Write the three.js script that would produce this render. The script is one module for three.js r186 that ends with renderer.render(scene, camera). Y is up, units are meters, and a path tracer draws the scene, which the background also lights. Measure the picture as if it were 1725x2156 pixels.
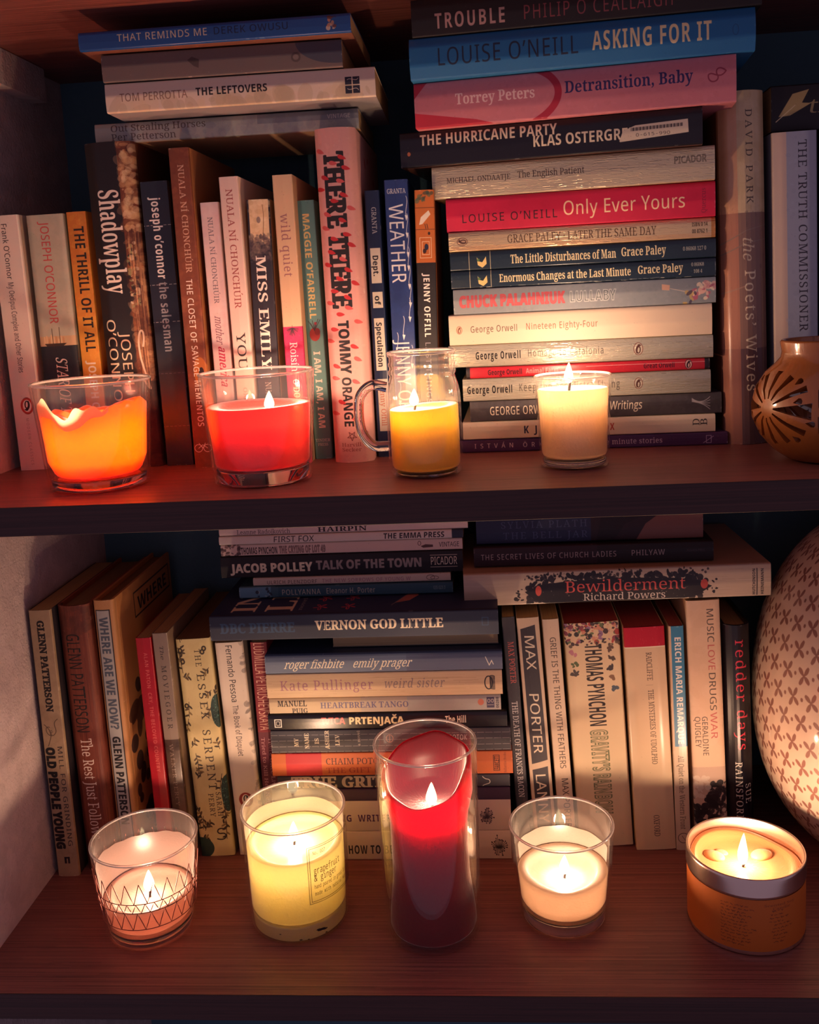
import * as THREE from 'three';
import { mergeGeometries, mergeVertices, toCreasedNormals } from 'three/addons/utils/BufferGeometryUtils.js';
import { Brush, Evaluator, SUBTRACTION } from 'three-bvh-csg';

// ---------------------------------------------------------------- camera, ambience, exposure
const scene = new THREE.Scene();
const renderer = new THREE.WebGLRenderer({ antialias: true });
renderer.toneMapping = THREE.LinearToneMapping;
renderer.toneMappingExposure = 1.22;
renderer.shadowMap.enabled = true;

// a phone held close to the shelves, tilted down, turned a little to the left and rolled; the frame is a crop below the lens axis
const camera = new THREE.PerspectiveCamera(2 * Math.atan(1261 / 2050) * 180 / Math.PI, 1725 / 2522, 0.02, 20);
camera.setViewOffset(1725, 2522, 0, 366, 1725, 2156);
camera.position.set(0, 0.455, 0.57);
camera.rotation.order = 'YXZ';
camera.rotation.set(-7.9 * Math.PI / 180, 4.6 * Math.PI / 180, -3.0 * Math.PI / 180);
camera.updateProjectionMatrix();
scene.add(camera);

// the dim violet dusk of the room in front of the shelves
scene.background = new THREE.Color().setRGB(0.175, 0.116, 0.165);

const FLAME_LIGHT = new THREE.Color().setRGB(1.0, 0.62, 0.41);   // candlelight
const CANDELA = 0.0235;                                          // one flame

// ---------------------------------------------------------------- helpers
let seed = 7;
const rnd = () => { seed = (seed + 0x6d2b79f5) | 0; let t = Math.imul(seed ^ (seed >>> 15), 1 | seed); t = (t + Math.imul(t ^ (t >>> 7), 61 | t)) ^ t; return ((t ^ (t >>> 14)) >>> 0) / 4294967296; };
const R = (d) => d * Math.PI / 180;
const rgb = (r, g, b) => new THREE.Color().setRGB(r, g, b);
const used = new Map();
function numbered(name) {
  const n = used.get(name) ?? 0; used.set(name, n + 1);
  return n ? name + '_' + String(n).padStart(3, '0') : name;
}
function tag(o, label, category, group) {
  o.userData.label = label; o.userData.category = category; if (group) o.userData.group = group;
  return o;
}
function thing(name, label, category, group) {
  const o = new THREE.Group(); o.name = numbered(name); scene.add(o);
  return tag(o, label, category, group);
}
function part(name, geometry, material, parent) {
  const m = new THREE.Mesh(geometry, material); m.name = name; m.castShadow = !(material.transmission > 0); m.receiveShadow = true;
  parent.add(m); return m;
}
function struct(name, geometry, material) {
  const m = part(name, geometry, material, scene); m.userData.kind = 'structure'; return m;
}

// sweeps a closed outline of [y, z] points (anticlockwise) along x from x0 to x1; uv(x, y, z) gives texture coordinates
function prism(outline, x0, x1, uv, crease = 0.6) {
  const P = [], U = [], push = (x, p) => { P.push(x, p[0], p[1]); U.push(...uv(x, p[0], p[1])); };
  const n = outline.length;
  for (let i = 0; i < n; i++) {
    const p = outline[i], q = outline[(i + 1) % n];
    push(x0, p); push(x0, q); push(x1, q); push(x0, p); push(x1, q); push(x1, p);
  }
  const tri = THREE.ShapeUtils.triangulateShape(outline.map((p) => new THREE.Vector2(p[0], p[1])), []);
  for (const [a, b, c] of tri) { push(x1, outline[a]); push(x1, outline[b]); push(x1, outline[c]); push(x0, outline[a]); push(x0, outline[c]); push(x0, outline[b]); }
  const g = new THREE.BufferGeometry();
  g.setAttribute('position', new THREE.Float32BufferAttribute(P, 3));
  g.setAttribute('uv', new THREE.Float32BufferAttribute(U, 2));
  g.computeVertexNormals();
  return toCreasedNormals(g, crease);
}
const rect = (y0, y1, z0, z1, c = 0) => c > 0
  ? [[y0 + c, z0], [y1 - c, z0], [y1, z0 + c], [y1, z1 - c], [y1 - c, z1], [y0 + c, z1], [y0, z1 - c], [y0, z0 + c]]
  : [[y0, z0], [y1, z0], [y1, z1], [y0, z1]];
// a board with eased edges, texture in metres
const board = (x0, x1, y0, y1, z0, z1, c = 0.0012) => prism(rect(y0, y1, z0, z1, c), x0, x1, (x, y, z) => [x + z, y]);

function canvas(w, h) { const c = document.createElement('canvas'); c.width = w; c.height = h; return [c, c.getContext('2d')]; }
function texture(c, srgb, repeat) {
  const t = new THREE.CanvasTexture(c);
  t.colorSpace = srgb ? THREE.SRGBColorSpace : THREE.NoColorSpace;
  t.wrapS = t.wrapT = THREE.RepeatWrapping; t.magFilter = THREE.LinearFilter; t.anisotropy = 8;
  if (repeat) t.repeat.set(...repeat);
  return t;
}

// ---------------------------------------------------------------- grain textures
// wood veneer: long streaks along u; one tile is 0.5 m by 0.25 m
function woodCanvas(base, dark, light, streaks) {
  const [c, g] = canvas(1024, 512);
  g.fillStyle = base; g.fillRect(0, 0, 1024, 512);
  for (let i = 0; i < streaks; i++) {
    const y = rnd() * 512, x = rnd() * 1024, l = 60 + rnd() * 420, a = 0.06 + rnd() * 0.22;
    g.strokeStyle = rnd() < 0.6 ? dark : light; g.globalAlpha = a; g.lineWidth = 0.6 + rnd() * 1.6;
    for (const dx of [0, -1024]) { g.beginPath(); g.moveTo(x + dx, y); g.bezierCurveTo(x + dx + l * 0.3, y + (rnd() - 0.5) * 3, x + dx + l * 0.6, y + (rnd() - 0.5) * 3, x + dx + l, y + (rnd() - 0.5) * 3); g.stroke(); }
  }
  g.globalAlpha = 1;
  return c;
}
function noiseCanvas(n, base, spread, blobs, r0, r1) {
  const [c, g] = canvas(n, n);
  g.fillStyle = `rgb(${base},${base},${base})`; g.fillRect(0, 0, n, n);
  for (let i = 0; i < blobs; i++) {
    const x = rnd() * n, y = rnd() * n, r = r0 + rnd() * (r1 - r0), v = Math.round(base + (rnd() - 0.5) * 2 * spread);
    g.fillStyle = `rgb(${v},${v},${v})`; g.globalAlpha = 0.35;
    for (const dx of [0, n, -n]) for (const dy of [0, n, -n]) { if (x + dx < -r || x + dx > n + r || y + dy < -r || y + dy > n + r) continue; g.beginPath(); g.ellipse(x + dx, y + dy, r, r * (0.6 + rnd() * 0.4), rnd() * 3, 0, 7); g.fill(); }
  }
  g.globalAlpha = 1;
  return c;
}
const woodTex = texture(woodCanvas('#8a5a48', '#4a2a22', '#b07c60', 2600), true, [2, 4]);
const woodBump = texture(woodCanvas('#808080', '#383838', '#c8c8c8', 1800), false, [2, 4]);
const plasterBump = texture(noiseCanvas(512, 128, 90, 5200, 2, 7), false, [9, 9]);
const plasterTone = texture(noiseCanvas(512, 214, 20, 2600, 3, 26), true, [4, 4]);
const paperBump = texture(noiseCanvas(256, 128, 60, 2600, 0.8, 2.4), false, [10, 10]);
const [foilC, foilG] = canvas(1024, 256);
foilG.fillStyle = '#808080'; foilG.fillRect(0, 0, 1024, 256);
for (let i = 0; i < 1500; i++) {
  const y = rnd() * 256, x = rnd() * 1024, l = 10 + rnd() * 70, v = 60 + rnd() * 150 | 0;
  foilG.strokeStyle = `rgb(${v},${v},${v})`; foilG.globalAlpha = 0.5; foilG.lineWidth = 1 + rnd() * 2.2;
  foilG.beginPath(); foilG.moveTo(x, y); foilG.lineTo(x + l, y + (rnd() - 0.5) * 5); foilG.stroke();
}
const foilBump = texture(foilC, false, [4, 9]);
// the cut edges of pages: fine lines, one tile is 12 mm of paper
const [pageC, pageG] = canvas(256, 256);
pageG.fillStyle = '#cdbb9c'; pageG.fillRect(0, 0, 256, 256);
for (let i = 0; i < 190; i++) { const x = rnd() * 256; pageG.fillStyle = rnd() < 0.6 ? '#8a7658' : '#e9dcc0'; pageG.globalAlpha = 0.12 + rnd() * 0.3; pageG.fillRect(x, 0, 0.7 + rnd() * 1.3, 256); }
pageG.globalAlpha = 1;
const pageTex = texture(pageC, true);

const woodMat = new THREE.MeshStandardMaterial({ name: 'reddish wood veneer', map: woodTex, bumpMap: woodBump, bumpScale: 0.00025, roughness: 0.42, color: rgb(1.0, 0.8, 1.0) });
const shadedEdgeMat = new THREE.MeshStandardMaterial({ name: 'dark wood edging', map: woodTex, bumpMap: woodBump, bumpScale: 0.0002, roughness: 0.5, color: rgb(0.16, 0.12, 0.165) });  // same veneer, with the shade of the unlit fronts put into its colour
const plasterMat = new THREE.MeshStandardMaterial({ name: 'rough plaster', map: plasterTone, bumpMap: plasterBump, bumpScale: 0.0012, roughness: 0.95, color: rgb(0.82, 0.68, 0.66) });
const tealMat = new THREE.MeshStandardMaterial({ name: 'dark teal paint', bumpMap: plasterBump, bumpScale: 0.0006, roughness: 0.8, color: rgb(0.08, 0.19, 0.26) });
const underMat = new THREE.MeshStandardMaterial({ name: 'dark recess', bumpMap: plasterBump, bumpScale: 0.0006, roughness: 0.9, color: rgb(0.05, 0.06, 0.1) });

// ---------------------------------------------------------------- the alcove and its shelves
const XL = -0.366, XR = 0.47, ZB = -0.305;
struct('wall_left', board(XL - 0.1, XL, -0.45, 0.95, ZB - 0.1, 0.0), plasterMat);
struct('wall_right', board(XR, XR + 0.1, -0.45, 0.95, ZB - 0.1, 0.0), plasterMat);
struct('wall_back', board(XL, XR, -0.45, 0.95, ZB - 0.1, ZB), tealMat);
struct('floor', board(XL - 0.1, XR + 0.1, -0.5, -0.45, ZB - 0.1, 0.3), underMat);
struct('ceiling', board(XL - 0.1, XR + 0.1, 0.95, 1.0, ZB - 0.1, 0.0), plasterMat);
struct('trim_1', board(XL, XL + 0.012, 0.6245, 0.6515, -0.246, -0.01), plasterMat);
for (const [y, label] of [[0.334, 'reddish brown wooden shelf board in the middle carrying four candles and the upper books'], [0, 'reddish brown wooden shelf board at the bottom carrying five candles and the lower books'], [0.67, 'reddish brown wooden shelf board overhead above the topmost books']]) {
  const b = thing('shelf_board', label, 'shelf', 'shelf boards of the alcove'), z1 = y === 0 ? -0.003 : 0;
  part('panel', prism(rect(-0.018, 0, ZB + 0.0002, z1 - 0.0012), XL, XR, (x, yy, z) => [x, yy + z]), woodMat, b);
  part('front_edge', prism(rect(-0.0182, 0.0002, z1 - 0.0012, z1, 0.0003), XL, XR, (x, yy, z) => [x + 0.2, yy + z]), shadedEdgeMat, b);
  b.position.set(0, y, 0);
}
const POSE = {
  s1: { at: [-0.3453, 0.334, -0.1360], L: 0.1904, T: 0.0213, lean: -0.95 },
  s2: { at: [-0.3157, 0.334, -0.1359], L: 0.1893, T: 0.0281, lean: -0.41 },
  s3: { at: [-0.2916, 0.334, -0.1348], L: 0.1899, T: 0.0147, lean: -0.40 },
  s4: { at: [-0.2610, 0.334, -0.1286], L: 0.2366, T: 0.0360, lean: -0.60 },
  s5: { at: [-0.2297, 0.334, -0.1318], L: 0.2076, T: 0.0206, lean: -0.65 },
  s6: { at: [-0.2071, 0.334, -0.1176], L: 0.2277, T: 0.0145, lean: -0.14 },
  s7: { at: [-0.1886, 0.334, -0.1214], L: 0.1895, T: 0.0133, lean: -0.36 },
  s8: { at: [-0.1724, 0.334, -0.1179], L: 0.2059, T: 0.0136, lean: -0.39 },
  s9: { at: [-0.1571, 0.334, -0.1206], L: 0.1894, T: 0.0163, lean: 0.76 },
  s10: { at: [-0.1358, 0.334, -0.1218], L: 0.2054, T: 0.0142, lean: -0.15 },
  s11: { at: [-0.1217, 0.334, -0.1365], L: 0.1883, T: 0.0129, lean: -0.60 },
  s12: { at: [-0.0968, 0.334, -0.1154], L: 0.2342, T: 0.0285, lean: -0.09 },
  s13: { at: [-0.0756, 0.334, -0.1344], L: 0.1922, T: 0.0107, lean: 0.15 },
  s14: { at: [-0.0581, 0.334, -0.1345], L: 0.1987, T: 0.0168, lean: 0.16 },
  s15: { at: [-0.0421, 0.334, -0.1370], L: 0.1906, T: 0.0140, lean: 1.28 },
  p1: { at: [0.1851, 0.334, -0.1269], L: 0.2425, T: 0.0306, lean: -0.83 },
  p2: { at: [0.2192, 0.334, -0.1311], L: 0.2139, T: 0.0298, lean: -0.67 },
  l1: { at: [-0.3524, 0.000, -0.1361], L: 0.2232, T: 0.0175, lean: -0.30 },
  l2: { at: [-0.3277, 0.000, -0.1423], L: 0.2238, T: 0.0259, lean: -0.83 },
  l3: { at: [-0.3039, 0.000, -0.1454], L: 0.2267, T: 0.0165, lean: -0.62 },
  l4: { at: [-0.2746, 0.000, -0.1504], L: 0.1936, T: 0.0126, lean: -1.10 },
  l5: { at: [-0.2603, 0.000, -0.1516], L: 0.1967, T: 0.0124, lean: -1.37 },
  l6: { at: [-0.2362, 0.000, -0.1628], L: 0.1871, T: 0.0280, lean: -1.90 },
  l7: { at: [-0.2072, 0.000, -0.1645], L: 0.1828, T: 0.0223, lean: -2.12 },
  l8: { at: [-0.1886, 0.000, -0.1677], L: 0.1814, T: 0.0138, lean: -0.51 },
  g1: { at: [0.0171, 0.000, -0.1655], L: 0.1979, T: 0.0102, lean: -2.05 },
  g2: { at: [0.0339, 0.000, -0.1653], L: 0.1969, T: 0.0175, lean: -2.55 },
  g3: { at: [0.0520, 0.000, -0.1684], L: 0.1942, T: 0.0130, lean: -2.69 },
  g4: { at: [0.0826, 0.000, -0.1728], L: 0.1886, T: 0.0430, lean: -2.34 },
  g5: { at: [0.1215, 0.000, -0.1676], L: 0.1860, T: 0.0314, lean: -2.07 },
  g6: { at: [0.1431, 0.000, -0.1674], L: 0.1865, T: 0.0116, lean: -1.15 },
  g7: { at: [0.1654, 0.000, -0.1671], L: 0.2066, T: 0.0254, lean: -1.58 },
  g8: { at: [0.1894, 0.000, -0.1669], L: 0.1859, T: 0.0211, lean: -1.17 },
  r1: { at: [0.0717, 0.3340, -0.1340], L: 0.1978, T: 0.0093, turn: -2.0 },
  r2: { at: [0.0721, 0.3436, -0.1340], L: 0.1801, T: 0.0127, turn: -2.0 },
  r3: { at: [0.0775, 0.3566, -0.1360], L: 0.1792, T: 0.0151, turn: -2.0 },
  r4: { at: [0.0713, 0.3720, -0.1340], L: 0.1758, T: 0.0163, turn: -2.0 },
  r5: { at: [0.0725, 0.3886, -0.1340], L: 0.1723, T: 0.0080, turn: -2.0 },
  r6: { at: [0.0674, 0.3969, -0.1340], L: 0.1867, T: 0.0159, turn: -3.0 },
  r7: { at: [0.0677, 0.4131, -0.1340], L: 0.1850, T: 0.0218, turn: -3.0 },
  r8: { at: [0.0711, 0.4352, -0.1340], L: 0.1837, T: 0.0181, turn: -3.0 },
  r9: { at: [0.0705, 0.4536, -0.1340], L: 0.1847, T: 0.0127, turn: -4.0 },
  r10: { at: [0.0705, 0.4666, -0.1340], L: 0.1849, T: 0.0132, turn: -4.0 },
  r11: { at: [0.0702, 0.4801, -0.1340], L: 0.1851, T: 0.0138, turn: -4.0 },
  r12: { at: [0.0692, 0.4942, -0.1320], L: 0.1855, T: 0.0235, turn: -6.0 },
  r13: { at: [0.0639, 0.5180, -0.1300], L: 0.1940, T: 0.0227, turn: -8.0 },
  r14: { at: [0.0484, 0.5410, -0.1250], L: 0.2065, T: 0.0242, turn: -9.0 },
  r15: { at: [0.0648, 0.5655, -0.1150], L: 0.2134, T: 0.0302, turn: -7.0 },
  r16: { at: [0.0697, 0.5960, -0.1070], L: 0.2251, T: 0.0272, turn: -5.0 },
  r17: { at: [0.0730, 0.6235, -0.1070], L: 0.2263, T: 0.0242, turn: -5.0 },
  u4: { at: [-0.1780, 0.5710, -0.1400], L: 0.1918, T: 0.0139, turn: 1.0 },
  u3: { at: [-0.1588, 0.5860, -0.1080], L: 0.1862, T: 0.0192, turn: 1.0 },
  u2: { at: [-0.1694, 0.6060, -0.1060], L: 0.1651, T: 0.0179, turn: 1.0 },
  u1: { at: [-0.1703, 0.6248, -0.0940], L: 0.1839, T: 0.0119, turn: 0.0 },
  c1: { at: [-0.0921, 0.0000, -0.1560], L: 0.1952, T: 0.0244, turn: 0.0 },
  c2: { at: [-0.0897, 0.0247, -0.1560], L: 0.1918, T: 0.0364, turn: 0.0 },
  c4: { at: [-0.0869, 0.0614, -0.1570], L: 0.1866, T: 0.0110, turn: 0.0 },
  c5: { at: [-0.0872, 0.0727, -0.1560], L: 0.1927, T: 0.0193, turn: 0.0 },
  c6: { at: [-0.0872, 0.0923, -0.1560], L: 0.1913, T: 0.0193, turn: 0.0 },
  c7: { at: [-0.0889, 0.1119, -0.1560], L: 0.1901, T: 0.0131, turn: 0.0 },
  c8: { at: [-0.0903, 0.1253, -0.1570], L: 0.1842, T: 0.0131, turn: 0.0 },
  c9: { at: [-0.0897, 0.1387, -0.1560], L: 0.1865, T: 0.0201, turn: 0.0 },
  c10: { at: [-0.0894, 0.1591, -0.1560], L: 0.1874, T: 0.0153, turn: 0.0 },
  c11: { at: [-0.0642, 0.1752, -0.1700], L: 0.1321, T: 0.0180, turn: 0.0 },
  c12: { at: [-0.1086, 0.1940, -0.1380], L: 0.2220, T: 0.0199, turn: 0.0 },
  c13: { at: [-0.1188, 0.2147, -0.1780], L: 0.1729, T: 0.0090, turn: 0.0 },
  c14: { at: [-0.1138, 0.2242, -0.1800], L: 0.1598, T: 0.0067, turn: 0.0 },
  c15: { at: [-0.1215, 0.2314, -0.1800], L: 0.1958, T: 0.0177, turn: 0.0 },
  c16: { at: [-0.1208, 0.2496, -0.1800], L: 0.1949, T: 0.0093, turn: 0.0 },
  c17: { at: [-0.1205, 0.2594, -0.1780], L: 0.1961, T: 0.0071, turn: 0.0 },
  c18: { at: [-0.1182, 0.2670, -0.1780], L: 0.1995, T: 0.0067, turn: 0.0 },
  b1: { at: [0.0942, 0.2085, -0.1650], L: 0.2350, T: 0.0257, turn: 2.0 },
  b2: { at: [0.0780, 0.2350, -0.1780], L: 0.1855, T: 0.0157, turn: 0.0 },
  b3: { at: [0.0762, 0.2515, -0.1850], L: 0.1767, T: 0.0217, turn: 0.0 },
};

// ---------------------------------------------------------------- books
// the print of all spines shares two sheets; RES pixels a metre
const RES = 4700, SHEET = 2048, SANS = 'sans-serif', SERIF = 'serif', MONO = 'monospace';
const sheets = [canvas(SHEET, SHEET), canvas(SHEET, SHEET), canvas(1024, 1024)], shelfRows = [[], [], []], rowTop = [0, 0, 0];
function place(w, h, which) {
  for (const s of which) {
    const size = s === 2 ? 1024 : SHEET;
    let best;
    for (const r of shelfRows[s]) if (r.x + w + 4 <= size && h <= r.h && (!best || r.h < best.h)) best = r;
    if (best && best.h - h > 34 && rowTop[s] + h + 4 < size) best = undefined;
    if (!best) { if (rowTop[s] + h + 4 > size) continue; best = { x: 0, y: rowTop[s], h }; rowTop[s] += h + 4; shelfRows[s].push(best); }
    const at = { s, x: best.x + 2, y: best.y + 2, w, h, size }; best.x += w + 4; return at;
  }
  throw new Error('the print sheets are full');
}
// a pen for one spine or cover; all places are fractions of its length (x) and height (y)
function pen(at) {
  const g = sheets[at.s][1], W = at.w, H = at.h;
  const on = (f) => { g.save(); g.beginPath(); g.rect(at.x - 2, at.y - 2, W + 4, H + 4); g.clip(); g.translate(at.x, at.y); f(); g.restore(); };
  const p = {
    W, H, g, on,
    bg(c) { on(() => { g.fillStyle = c; g.fillRect(-2, -2, W + 4, H + 4); }); },
    box(x0, y0, x1, y1, c, a = 1) { on(() => { g.globalAlpha = a; g.fillStyle = c; g.fillRect(x0 * W, y0 * H, (x1 - x0) * W, (y1 - y0) * H); }); },
    frame(x0, y0, x1, y1, c, lw = 2) { on(() => { g.strokeStyle = c; g.lineWidth = lw; g.strokeRect(x0 * W, y0 * H, (x1 - x0) * W, (y1 - y0) * H); }); },
    // text fitted between x0 and x1, capitals h high, centred on yc
    t(s, x0, x1, yc, h, c, font = SANS, o = {}) {
      on(() => {
        g.font = (o.w ? o.w + ' ' : '') + '100px ' + font; g.textBaseline = 'alphabetic'; g.globalAlpha = o.a ?? 1;
        if (o.ls) g.letterSpacing = o.ls + 'px';
        const wide = g.measureText(s).width - (o.ls ?? 0), sx = (x1 - x0) * W / wide, sy = h * H / 71;
        g.translate(x0 * W, yc * H + h * H / 2); g.transform(sx, 0, -(o.sk ?? 0) * sy, sy, 0, 0);
        if (o.st) { g.lineWidth = o.st; g.strokeStyle = c; g.lineJoin = 'round'; if (o.fill) { g.fillStyle = o.fill; g.fillText(s, 0, 0); } g.strokeText(s, 0, 0); }
        else { g.fillStyle = c; g.fillText(s, 0, 0); if (o.bold) { g.lineWidth = o.bold; g.strokeStyle = c; g.lineJoin = 'round'; g.strokeText(s, 0, 0); } }
        g.letterSpacing = '0px';
      });
    },
    // text turned a quarter, reading from y1 up to y0, capitals h*H... wide at x
    up(s, x, y0, y1, hx, c, font = SANS, o = {}) {
      on(() => {
        g.font = (o.w ? o.w + ' ' : '') + '100px ' + font; const wide = g.measureText(s).width;
        const down = o.down ? 1 : -1;
        g.translate(x * W - down * hx * W / 2, (o.down ? y0 : y1) * H); g.rotate(down * Math.PI / 2); g.scale((y1 - y0) * H / wide, hx * W / 71); g.fillStyle = c; g.fillText(s, 0, 0);
      });
    },
    oval(x, y, rx, ry, c, lw) { on(() => { g.beginPath(); g.ellipse(x * W, y * H, rx * W, ry * H, 0, 0, 7); if (lw) { g.strokeStyle = c; g.lineWidth = lw; g.stroke(); } else { g.fillStyle = c; g.fill(); } }); },
    line(pts, c, lw = 2, dash) { on(() => { g.strokeStyle = c; g.lineWidth = lw; if (dash) g.setLineDash(dash); g.lineCap = 'round'; g.beginPath(); pts.forEach(([x, y], i) => (i ? g.lineTo(x * W, y * H) : g.moveTo(x * W, y * H))); g.stroke(); g.setLineDash([]); }); },
    poly(pts, c) { on(() => { g.fillStyle = c; g.beginPath(); pts.forEach(([x, y], i) => (i ? g.lineTo(x * W, y * H) : g.moveTo(x * W, y * H))); g.fill(); }); },
    curve(pts, c, lw = 2) { on(() => { g.strokeStyle = c; g.lineWidth = lw; g.lineCap = 'round'; g.beginPath(); g.moveTo(pts[0][0] * W, pts[0][1] * H); for (let i = 1; i + 2 < pts.length; i += 3) g.bezierCurveTo(pts[i][0] * W, pts[i][1] * H, pts[i + 1][0] * W, pts[i + 1][1] * H, pts[i + 2][0] * W, pts[i + 2][1] * H); g.stroke(); }); },
    blots(n, x0, x1, y0, y1, r0, r1, colours, a = 1) { on(() => { for (let i = 0; i < n; i++) { g.globalAlpha = a; g.fillStyle = colours[rnd() * colours.length | 0]; const r = r0 + rnd() * (r1 - r0); g.beginPath(); g.ellipse((x0 + rnd() * (x1 - x0)) * W, (y0 + rnd() * (y1 - y0)) * H, r, r * (0.35 + rnd() * 0.65), rnd() * 3, 0, 7); g.fill(); } }); },
    streaks(n, x0, x1, y0, y1, l, colours, a = 0.4, lw = 1) { on(() => { for (let i = 0; i < n; i++) { g.globalAlpha = a * (0.3 + rnd() * 0.7); g.strokeStyle = colours[rnd() * colours.length | 0]; g.lineWidth = lw * (0.5 + rnd()); const x = x0 + rnd() * (x1 - x0), y = y0 + rnd() * (y1 - y0); g.beginPath(); g.moveTo(x * W, y * H); g.lineTo((x + l * rnd()) * W, (y + (rnd() - 0.5) * 0.04) * H); g.stroke(); } }); },
    // a seated bird in an oval, the mark on many of the spines; k turns it upright for standing books
    bird(x, y, rx, turn, ring, fill, ink) {
      on(() => {
        g.translate(x * W, y * H); g.rotate(turn); const s = rx * W; g.scale(s, s);
        g.fillStyle = fill; g.beginPath(); g.ellipse(0, 0, 0.72, 1, 0, 0, 7); g.fill(); g.strokeStyle = ring; g.lineWidth = 0.1; g.stroke();
        g.fillStyle = ink; g.beginPath(); g.moveTo(-0.3, 0.75); g.bezierCurveTo(-0.6, 0.1, -0.3, -0.4, -0.1, -0.6); g.bezierCurveTo(0, -0.85, 0.35, -0.75, 0.5, -0.5); g.lineTo(0.2, -0.45); g.bezierCurveTo(0.55, 0, 0.4, 0.6, 0.1, 0.8); g.fill();
        g.fillStyle = fill; g.beginPath(); g.ellipse(0.04, 0.2, 0.17, 0.45, 0.1, 0, 7); g.fill();
      });
    },
    tree(x, y, rx, ry, c) { on(() => { g.translate(x * W, y * H); g.strokeStyle = c; g.lineCap = 'round'; for (let i = 0; i < 26; i++) { const a = -Math.PI * (i / 25) * 1.9 + 0.4, l = 0.55 + rnd() * 0.45; g.lineWidth = 1.2 + rnd() * 1.3; g.beginPath(); g.moveTo(0, ry * H * 0.2); g.quadraticCurveTo(Math.cos(a) * rx * W * 0.5, Math.sin(a) * ry * H * 0.2, Math.cos(a) * rx * W * l, Math.sin(a) * ry * H * l); g.stroke(); g.beginPath(); g.arc(Math.cos(a) * rx * W * l, Math.sin(a) * ry * H * l, 1.8, 0, 5); g.stroke(); } }); },
    // handling: specks and rubbed ends
    wear(n, light, dark) { on(() => { for (let i = 0; i < n; i++) { g.globalAlpha = 0.05 + rnd() * 0.13; g.fillStyle = rnd() < 0.5 ? light : dark; g.fillRect(rnd() * W, rnd() * H, 1 + rnd() * 3, 1 + rnd() * 1.5); } g.fillStyle = light; for (let i = 0; i < n / 7; i++) { g.globalAlpha = 0.1 + rnd() * 0.25; const e = rnd() < 0.5; g.fillRect(e ? (rnd() < 0.5 ? 0 : W - 3) : rnd() * W, e ? rnd() * H : (rnd() < 0.5 ? 0 : H - 2), e ? 2 + rnd() * 2 : 3 + rnd() * 16, e ? 3 + rnd() * 6 : 1 + rnd()); } }); },
  };
  return p;
}
const finishes = new Map();
const FINISH = { matt: { roughness: 0.62, bumpMap: paperBump, bumpScale: 0.00006 }, gloss: { roughness: 0.3, bumpMap: paperBump, bumpScale: 0.00012 }, foil: { roughness: 0.28, metalness: 0.35, bumpMap: foilBump, bumpScale: 0.0009 }, cloth: { roughness: 0.8, bumpMap: paperBump, bumpScale: 0.0003 } };
const sheetTex = sheets.map(([c]) => texture(c, true));
function printMaterial(s, fin) {
  const k = 'print' + s + fin;
  if (!finishes.has(k)) finishes.set(k, new THREE.MeshStandardMaterial({ name: 'printed ' + fin + ' cover', map: sheetTex[s], color: rgb(0.97, 1.03, 1.13), ...FINISH[fin] }));
  return finishes.get(k);
}
function coverMaterial(colour, fin) {
  const k = colour + fin;
  if (!finishes.has(k)) finishes.set(k, new THREE.MeshStandardMaterial({ name: fin + ' cover', color: colour, ...FINISH[fin] }));
  return finishes.get(k);
}
function pageMaterial(colour) {
  const k = 'pages' + colour;
  if (!finishes.has(k)) finishes.set(k, new THREE.MeshStandardMaterial({ name: 'page edges', map: pageTex, color: colour, roughness: 0.9 }));
  return finishes.get(k);
}

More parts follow.
